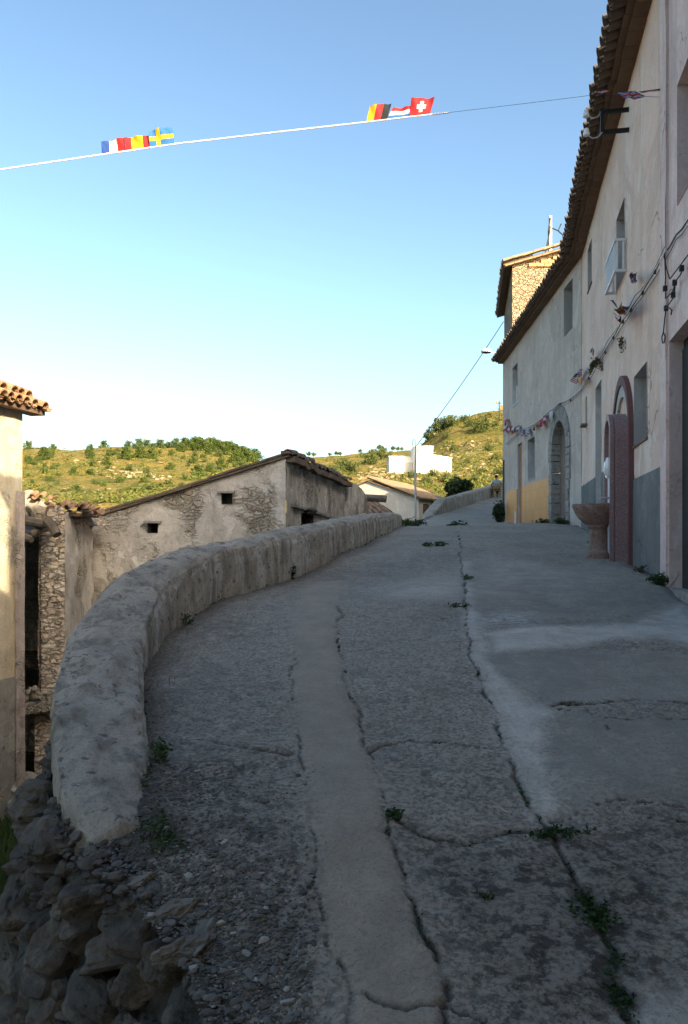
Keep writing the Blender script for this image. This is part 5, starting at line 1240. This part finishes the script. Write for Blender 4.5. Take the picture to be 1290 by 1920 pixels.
wflag([(1079, 704), (1090, 706), (1092, 692), (1086, 691)], .14, f_union, 'blue and red crossed flag near the joint of the two houses', 2.2, .01)
wflag([(1081, 707), (1093, 708), (1091, 718), (1083, 717)], .14, f_spain_v, 'red and yellow flag near the joint of the two houses', 2.9, .01)
far_flags = [((1030, 773), f_h(W_2, W_2), 'white flag nearest the arched doorway'), ((1018, 781), f_h(R_, W_2, R_), 'red and white banded flag on the grey wall'), ((1012, 788), f_h(R_, R_), 'red flag on the grey wall'), ((1000, 797), f_v(K_, Y_, R_), 'red, yellow and black flag over the small window'), ((986, 806), f_h(B_, W_2, B_, W_2, B_, W_2), 'blue and white striped flag'), ((974, 808), f_union, 'blue flag with red cross above the brown door'), ((968, 800), f_h(G_, W_2, R_), 'green, white and red flag'), ((958, 803), f_h(R_, W_2), 'pale red and white flag near the house corner'), ((951, 801), f_swiss, 'red flag with white mark near the house corner'), ((946, 788), f_h(R_, R_), 'plain red flag at the house corner'), ((944, 800), f_h(R_, W_2), 'drooping red and white flag at the house corner')]
for k, ((px, py), fn, lab) in enumerate(far_flags):
    w_ = 6.0; h_ = 15 if k < 3 else 12
    wflag([(px, py), (px+w_, py-4), (px+w_-2+(k % 3), py-4+h_), (px-1+(k % 2)*2, py+h_*.9)], .06, fn, lab, k*1.1, .02)
# ------------------------------------------------------------ plants
def leaf_quad(mb, p, s, up=None, mi=0):
    a = Vector((rng.gauss(0, 1), rng.gauss(0, 1), rng.gauss(0, .8))).normalized(); b = a.cross(Vector((rng.gauss(0, 1), rng.gauss(0, 1), rng.gauss(0, 1)))).normalized()
    p = Vector(p); mb.add([p-a*s, p+b*s*.45, p+a*s, p-b*s*.45], [(0, 1, 2, 3)], mi)
def weed(name, label, c, w_, h_, n, m, leaf=.012, spread_y=None, cat='weed', droop=0.0):
    t_ = thing(name, label, cat, c); b = MB(); sy = spread_y or w_
    st = MB()
    for k in range(max(5, n//14)):
        a = rng.uniform(0, 6.28); r = rng.random()**.6; tip = Vector(c)+Vector((math.cos(a)*w_*r, math.sin(a)*sy*r, h_*(1-.6*r)*rng.uniform(.6, 1.15)-droop*r)); base = Vector(c)+Vector((math.cos(a)*w_*r*.35, math.sin(a)*sy*r*.35, -.01))
        mid = base.lerp(tip, .5)+UP*h_*.12; st.tube([base, mid, tip], [leaf*.12, leaf*.09, leaf*.05], 3, cap=False)
        for i in range(14):
            f = rng.random()**.7; q_ = base.lerp(mid, f*2) if f < .5 else mid.lerp(tip, f*2-1)
            leaf_quad(b, q_+Vector((rng.gauss(0, leaf), rng.gauss(0, leaf), rng.gauss(0, leaf*.7))), leaf*rng.uniform(.7, 1.4))
    st.build('stem', m, t_); b.build('foliage', m, t_); return t_
def gweed(px, py, label, w_, h_, n, m=None, leaf=.012, sy=None):
    x, y = PG(px, py); return weed('weed', label, Vector((x, y, rz(x, y))), w_, h_, n, m or M['weed'], leaf, sy)
gweed(1112, 1700, 'largest dark green weed growing in the main street crack near the viewer', .085, .05, 460, leaf=.009, sy=.12)
gweed(1048, 1556, 'flat spreading weed where the cracks meet in the middle of the street', .17, .03, 330, leaf=.009, sy=.045)
gweed(738, 1538, 'small round weed at the edge of the tan cement strip', .032, .045, 150, leaf=.009)
gweed(908, 1676, 'tiny green sprout in the rough concrete between the cement strip and the largest weed', .04, .02, 70, leaf=.007)
gweed(300, 1432, 'thin upright green plant at the near end of the parapet', .05, .13, 130, leaf=.012)
gweed(258, 1350, 'small dark weed in the grit at the foot of the curved parapet', .03, .08, 80, leaf=.012)
gweed(345, 1170, 'small weed tuft at the inner foot of the parapet bend', .09, .12, 140, leaf=.02)
gweed(541, 1084, 'green plant growing upright against the straight part of the parapet', .08, .24, 200, leaf=.024)
gweed(858, 1144, 'thin line of weed in the street joint', .17, .03, 90, leaf=.014, sy=.05)
gweed(872, 1085, 'small weed in the street joint beyond the pale scrape', .09, .04, 70, leaf=.016, sy=.2)
gweed(815, 1026, 'flat weed patch in the middle of the far street', .25, .05, 110, leaf=.03)
gweed(856, 987, 'green weed tuft where the street reaches its crest', .24, .07, 130, leaf=.035)
weed('weed', 'green leafy weed at the foot of the corner pilaster', Vector((BX(8.5)-.10, 8.45, rz(BX(8.5)-.1, 8.45))), .15, .15, 380, M['weed'], .018)
weed('weed', 'small dry weed at the wall foot between fountain and pilaster', Vector((BX(9.6)-.08, 9.6, rz(BX(9.6)-.08, 9.6))), .10, .10, 120, M['dry_weed'], .016)
weed('weed', 'low green weeds behind the fountain at the foot of the beige house', Vector((BX(13.4)-.15, 13.4, rz(BX(13.4)-.15, 13.4))), .2, .16, 220, M['weed'], .025)
weed('weed', 'green weed beside the doorstep of the arched stone doorway', Vector((AX(19.0)-.2, 19.0, rz(AX(19)-.2, 19.0))), .22, .2, 240, M['weed'], .03)
weed('weed', 'green weed at the foot of the yellow tiles beside the arched doorway', Vector((AX(21.2)-.2, 21.2, rz(AX(21.2)-.2, 21.2))), .22, .12, 160, M['weed'], .03)
weed('bush', 'dark green bush growing at the corner foot of the grey house', Vector((AX(28.6)-.18, 28.6, rz(AX(28.6)-.2, 28.6))), .28, 1.0, 520, M['fig'], .06, cat='bush')
weed('weed', 'green weeds beyond the end of the near parapet', Vector((1.75, 20.6, float(g(20.6)))), .45, .18, 320, M['weed'], .04)
weed('hanging_plant', 'round brown-green tuft growing out of the beige wall above the narrow door', wall_pt2(1119, 678, .10), .15, .16, 420, M['dry_weed'], .022, cat='plant', droop=.28)
weed('hanging_plant', 'small drooping plant growing from the beige wall beneath the cable', wall_pt2(1166, 632, .05), .06, .05, 130, M['dry_weed'], .018, cat='plant', droop=.28)
def crown(mb, c, R, n, leaf, clumps, flat=.85):
    cs = []
    for k in range(clumps):
        v_ = Vector((rng.gauss(0, 1), rng.gauss(0, 1), rng.gauss(0, 1))).normalized()*rng.random()**.4
        cs.append((Vector(c)+Vector((v_.x*R, v_.y*R, v_.z*R*flat)), R*rng.uniform(.26, .46)))
    for k in range(n):
        p, r = cs[rng.randrange(clumps)]; v_ = Vector((rng.gauss(0, 1), rng.gauss(0, 1), rng.gauss(0, 1))).normalized()*r*rng.random()**.33
        leaf_quad(mb, p+v_, leaf*rng.uniform(.6, 1.4))
# dark round bush behind the far parapet
bx_ = P(862, 925, 51); db = thing('bush', 'dark rounded fig bush standing behind the far parapet', 'bush', bx_-UP*1.5)
b = MB(); crown(b, bx_+UP*.15, 1.0, 3200, .11, 26, .75); b.build('foliage', M['fig'], db); b = MB()
for a in (-.4, .1, .5): b.tube([bx_-UP*1.6, bx_+Vector((a, 0, 0))], [.06, .03], 5)
b.build('stem', M['bark'], db)
# pines and other hillside trees: prototypes, then linked copies
def tree_proto(name, kind, m):
    r = thing(name, None, None, (0, 0, 0)); b = MB()
    H = 5.0; b.tube([(0, 0, -.6), (.08, .05, H*.3), (-.05, .0, H*.75)], [.26, .2, .08], 6)
    for k in range(5): a = k*1.3; z = H*(.3+.09*k); b.tube([(0, 0, z), (math.cos(a)*1.0, math.sin(a)*1.0, z+.5)], [.06, .02], 4)
    b.build('trunk', M['bark'], r); c = MB()
    if kind == 0: crown(c, (0, 0, H*.50), 2.0, 2600, .17, 30, .95)
    elif kind == 1:
        crown(c, (0, 0, H*.38), 2.0, 1500, .17, 20, .6); crown(c, (.1, 0, H*.72), 1.3, 1200, .16, 14, .9)
    else:
        crown(c, (0, 0, H*.78), 1.7, 1000, .2, 16, .5)
    c.build('crown', m, r); return r
protos = [tree_proto('pine_tree', 0, M['pine']), tree_proto('pine_tree', 1, M['pine']), tree_proto('pine_tree', 2, M['pine']), tree_proto('olive_tree', 0, M['olive'])]
used = set()
def put_tree(k, loc, s, label, group, cat='tree', rot=None):
    src = protos[k]
    if k not in used: r = src; used.add(k)
    else:
        r = src.copy(); COL.objects.link(r)
        for ch in list(src.children):
            d_ = ch.copy(); COL.objects.link(d_); d_.parent = r; d_.matrix_parent_inverse = ch.matrix_parent_inverse
    r.location = loc; r.rotation_euler = (0, 0, rng.uniform(0, 6.28) if rot is None else rot); r.scale = (s*rng.uniform(.9, 1.1), s*rng.uniform(.9, 1.1), s)
    tag(r, label, cat, group); return r
def hit(px, py, d0=55, d1=600):
    """first terrain point along a pixel's ray"""
    ds_ = np.arange(d0, d1, .5); u = (px-HX)/F; v = (HY-py)/F; hz = terr(u*ds_, ds_); k = np.argmax(hz > v*ds_)
    d = ds_[k] if (hz > v*ds_).any() else None
    return None if d is None else Vector((u*d, d, float(hz[k])))
def ridge(px, dR, back=0):
    u = (px-HX)/F; ds_ = np.arange(dR*.75, dR*1.15, .5); k = int(np.argmax(terr(u*ds_, ds_)/ds_)); d = ds_[k]+back
    return Vector((u*d, d, float(terr(u*d, d))))
GL = 'pines along the crest of the long scrubby hill'
for px in (50, 100, 168, 198, 240, 262, 275, 290, 300, 315, 330, 341, 350, 358, 366, 374, 382, 390, 398, 405, 413, 421, 430, 438, 446, 455, 463, 470, 476, 365, 377, 395, 418, 434, 450):
    p = ridge(px+rng.uniform(-3, 3), 230, rng.uniform(-8, 6))
    s = rng.uniform(.55, .9) if px < 220 else (rng.uniform(.75, 1.05) if px < 345 else rng.uniform(.9, 1.25))
    put_tree(rng.choice((0, 0, 1)), p-UP*(1.5*s), s*.9, 'pine tree standing on the crest of the long scrubby hill', GL)
GS = 'pines scattered on the slope of the long scrubby hill'
for (px, py, s) in [(85, 862, .95), (82, 888, .9), (92, 902, .75), (142, 918, 1.15), (170, 890, .8), (178, 908, .8), (225, 905, 1.0), (190, 912, .9), (150, 935, .8), (262, 925, 1.35), (282, 918, 1.2), (240, 922, 1.2), (300, 915, .9), (315, 908, .85), (372, 893, 1.1), (346, 900, .75), (200, 872, .7), (320, 880, .55), (450, 872, .95), (465, 868, .9), (440, 868, .9), (235, 860, .85), (262, 858, .85), (285, 860, .8), (170, 855, .7), (80, 938, .9), (60, 905, .6), (120, 940, .7), (270, 905, .9), (340, 912, .7), (395, 885, .75), (415, 878, .8), (340, 938, .9), (55, 870, .6)]:
    p = hit(px, py, 70)
    if p: put_tree(rng.choice((0, 1, 1)), p-UP*1.3*s, s*(p.y/200), 'dark green pine tree scattered on the slope of the long scrubby hill', GS)
GB = 'low bushes dotted over the long scrubby hill'
for k in range(95):
    px, py = rng.uniform(48, 485), rng.uniform(846, 955)
    p = hit(px, py, 70)
    if p is None or p.y > 245: continue
    put_tree(rng.choice((0, 3, 3)), p-UP*1.5*.5, rng.uniform(.28, .6)*(p.y/200), 'low dark bush dotted over the slope of the long scrubby hill', GB, 'bush')
GM = 'small lone trees on the far pale ridge'
for px, s in ((578, .95), (588, .85), (618, .7), (632, .8), (638, .75), (676, .75), (713, 1.1), (720, .9), (735, .9), (745, .8), (752, .7)):
    p = ridge(px, 430); put_tree(2, p-UP*1.9, s*1.05, 'small lone tree standing out on the far pale ridge', GM)
GR = 'green bushes and trees on the steep hill behind the white house'
for (px, py, s) in [(902, 808, 1.0), (897, 812, .7), (818, 815, .8), (826, 806, .9), (838, 800, .8), (850, 797, .7), (870, 790, .45), (880, 800, .5), (835, 822, .45), (930, 800, .4), (795, 828, .6), (806, 822, .6), (915, 846, .5), (850, 845, .4), (930, 862, .5), (905, 890, .45), (845, 868, .45), (935, 890, .5), (875, 870, .35), (890, 902, .5), (812, 893, .55), (800, 905, .55), (838, 905, .6), (770, 898, .4), (690, 870, .9), (705, 862, .8), (720, 860, .7), (640, 880, .8), (660, 885, .8), (625, 890, .7)]:
    p = hit(px, py, 56)
    if p: put_tree(3, p-UP*(2.2*s*p.y/150), s*p.y/150, 'round green bush on the scrubby ground around the white house', GR, 'bush')
# scrub cover (uncountable)
sc_ = MB()
for k in range(9000):
    px = rng.uniform(-160, 1250); py = rng.uniform(775, 965); 
    p = hit(px, py, 62, 520) if k < 9000 else None
    if p is None: continue
    if fbm(p.x*.05, p.y*.05, 3) < -.12: continue
    s = rng.uniform(.18, .60)*(.5+p.y/260)
    for i in range(rng.randint(10, 18)): leaf_quad(sc_, p+Vector((rng.gauss(0, .5), rng.gauss(0, .5), abs(rng.gauss(0, .42))))*s, s*rng.uniform(.22, .45))
tag(sc_.build('scrub', M['scrub']), 'low yellow-green scrub covering the hillsides', 'scrub', kind='stuff')
rk = MB()
for (cx_, cy_, wx_, wy_, n, s0) in ((700, 897, 22, 9, 60, .55), (745, 897, 18, 7, 40, .5), (800, 900, 30, 6, 50, .5), (255, 888, 34, 9, 60, .6), (210, 880, 60, 14, 40, .5), (300, 895, 22, 6, 30, .6), (880, 850, 50, 25, 60, .5), (900, 885, 35, 12, 60, .45), (840, 888, 20, 6, 30, .5), (815, 812, 6, 8, 12, .9), (700, 885, 30, 10, 40, .6), (180, 930, 60, 15, 40, .5)):
    for k in range(n):
        p = hit(cx_+rng.gauss(0, wx_*.6), cy_+rng.gauss(0, wy_*.6), 56)
        if p: rk.rock(p, s0*rng.uniform(.2, .75)*p.y/130, flat=(1.4, 1, .5), sub=1)
tag(rk.build('rocks', M['rock']), 'pale limestone rocks breaking through the hillside scrub', 'rocks', kind='stuff')

# ------------------------------------------------------------ person sitting on a wooden chair by the far parapet
gy = 49.0; sx = (931-HX)/F*gy; gz = float(rz(sx, gy))
ch = thing('chair', 'yellow wooden chair by the far parapet with a person on it', 'chair', (sx, gy, gz))
yw = simple('yellow_wood', (.38, .25, .08), scale=9)
def cpt(x, y, z): return Vector((sx+x, gy+y, gz+z))
for (x, y, top) in ((-.21, -.20, .88), (.21, -.20, .88), (-.21, .20, .45), (.21, .20, .45)):
    b = MB(); b.tube([cpt(x, y, -.02), cpt(x, y, top)], .022, 6); b.build('leg', yw, ch)
b = MB(); b.box(cpt(0, 0, .45), .46, .44, .035); b.build('seat', yw, ch)
b = MB()
for z_ in (.58, .70, .84): b.box(cpt(0, -.205, z_), .40, .022, .06)
b.build('backrest', yw, ch)
b = MB()
for x, y, lx, ly in ((0, -.2, .4, .02), (0, .2, .4, .02), (-.21, 0, .02, .38), (.21, 0, .02, .38)): b.box(cpt(x, y, .20), lx, ly, .025)
b.build('stretcher', yw, ch)
skin = simple('skin', (.36, .21, .15), var=.1, rough=.55)
def skinned(name, joints, edges, mat_, parent, sub=2):
    me = bpy.data.meshes.new(name); me.from_pydata([j[0] for j in joints], edges, []); me.materials.append(mat_)
    o_ = bpy.data.objects.new(name, me); COL.objects.link(o_)
    sm = o_.modifiers.new('skin', 'SKIN'); sm.use_smooth_shade = True
    for i, j in enumerate(joints): me.skin_vertices[0].data[i].radius = (j[1], j[1]) if not isinstance(j[1], tuple) else j[1]
    me.skin_vertices[0].data[0].use_root = True
    ss_ = o_.modifiers.new('sub', 'SUBSURF'); ss_.levels = sub; ss_.render_levels = sub
    dg = bpy.context.evaluated_depsgraph_get(); ev = o_.evaluated_get(dg); m2 = bpy.data.meshes.new_from_object(ev); o_.modifiers.clear(); o_.data = m2
    if not m2.materials: m2.materials.append(mat_)
    attach(o_, parent); return o_
pe = thing('person', 'person seen from behind sitting on the yellow chair, wearing a pale shirt and blue trousers', 'person', cpt(0, 0, .45))
# body faces away from the viewer and slightly towards the lane; elbows out, hands on the lap
J = [(cpt(0, 0, .55), .14), (cpt(0, .0, .75), .135), (cpt(0, -.02, .97), .15), (cpt(0, .0, 1.09), .065), (cpt(-.01, .04, 1.19), .075), (cpt(-.01, .05, 1.28), .095),
     (cpt(-.17, 0, 1.02), .065), (cpt(-.30, .05, .80), .048), (cpt(-.20, .28, .68), .038), (cpt(-.15, .35, .66), .036),
     (cpt(.17, 0, 1.02), .065), (cpt(.30, .05, .80), .048), (cpt(.20, .28, .68), .038), (cpt(.15, .35, .66), .036),
     (cpt(-.11, .06, .54), .09), (cpt(-.14, .46, .52), .07), (cpt(-.15, .50, .10), .05), (cpt(-.15, .60, .04), .04),
     (cpt(.11, .06, .54), .09), (cpt(.14, .46, .52), .07), (cpt(.15, .50, .10), .05), (cpt(.15, .60, .04), .04)]
E = [(0, 1), (1, 2), (2, 3), (3, 4), (4, 5), (2, 6), (6, 7), (7, 8), (8, 9), (2, 10), (10, 11), (11, 12), (12, 13), (0, 14), (14, 15), (15, 16), (16, 17), (0, 18), (18, 19), (19, 20), (20, 21)]
for hb, sg in ((9, 1), (13, -1)):
    for k in range(5):
        b0_ = J[hb][0]; n0 = len(J); L_ = (.05, .075, .08, .075, .06)[k]; off = (k-2)*.017*sg
        if k == 0: J += [(b0_+Vector((.03*sg, .0, .01)), .011), (b0_+Vector((.055*sg, .03, 0)), .009)]
        else: J += [(b0_+Vector((off, .035, 0)), .009), (b0_+Vector((off, .035+L_*.7, -.02)), .0085)]
        E += [(hb, n0), (n0, n0+1)]
skinned('body', J, E, skin, pe)
shirt = simple('pale_blue_shirt', (.34, .38, .43), var=.2); jeans = simple('blue_trousers', (.05, .07, .14), var=.2); hairm = simple('dark_hair', (.02, .016, .013))
J2 = [(cpt(0, 0, .56), .165), (cpt(0, 0, .76), .158), (cpt(0, -.02, .98), .17), (cpt(0, 0, 1.06), .085), (cpt(-.18, 0, 1.02), .085), (cpt(-.27, .03, .86), .068), (cpt(.18, 0, 1.02), .085), (cpt(.27, .03, .86), .068)]
skinned('shirt', J2, [(0, 1), (1, 2), (2, 3), (2, 4), (4, 5), (2, 6), (6, 7)], shirt, pe)
J3 = [(cpt(0, .0, .54), .16), (cpt(-.11, .08, .54), .11), (cpt(-.14, .47, .53), .088), (cpt(-.15, .51, .14), .07), (cpt(.11, .08, .54), .11), (cpt(.14, .47, .53), .088), (cpt(.15, .51, .14), .07)]
skinned('trousers', J3, [(0, 1), (1, 2), (2, 3), (0, 4), (4, 5), (5, 6)], jeans, pe)
b = MB(); V_, F_ = ICO[2]; b.add([cpt(-.01, .035, 1.285)+Vector((v.x*.105, v.y*.112, v.z*.112+.012)) for v in V_], [f for f in F_ if sum(V_[i].z for i in f)/3 > -.45 and not (sum(V_[i].y for i in f)/3 > .55 and sum(V_[i].z for i in f)/3 < .4)]); b.build('hair', hairm, pe, smooth=True)
b = MB(); hd = cpt(-.01, .05, 1.27)
b.rock(hd+Vector((0, .098, -.015)), .018, flat=(.7, 1, 1.2), sub=1, amp=.05); b.build('nose', skin, pe)
for sx_ in (-.035, .035):
    b = MB(); b.rock(hd+Vector((sx_, .088, .015)), .011, sub=1, amp=.02); b.build('eye', M['dark'], pe)
for sx_ in (-.10, .10):
    b = MB(); b.rock(hd+Vector((sx_, .0, -.005)), .026, flat=(.4, .8, 1.2), sub=1, amp=.05); b.build('ear', skin, pe)
b = MB(); b.obox(hd+Vector((0, .09, -.055)), Vector((.024, 0, 0)), Vector((0, .006, 0)), UP*.005); b.build('mouth', simple('lips', (.3, .12, .1)), pe)
# small litter: blue bottle cap by the parapet, straw on the street
x, y = PG(253, 1294); b = MB(); b.lathe((x+.02, y, rz(x+.02, y)), [(.018, 0), (.02, .008), (.016, .014)], 14); tag(b.build('bottle_cap', simple('blue_plastic', (.02, .09, .35), rough=.4)), 'small blue bottle cap lying at the foot of the curved parapet', 'litter')
x, y = PG(940, 1515); z0 = rz(x, y); b = MB(); b.tube([(x-.03, y+.03, z0+.012), (x, y, z0+.016), (x+.012, y-.03, z0+.012), (x+.028, y-.045, z0+.012)], .0028, 5); tag(b.build('straw', simple('pale_straw', (.55, .50, .40))), 'pale bent straw lying on the rough street concrete', 'litter')
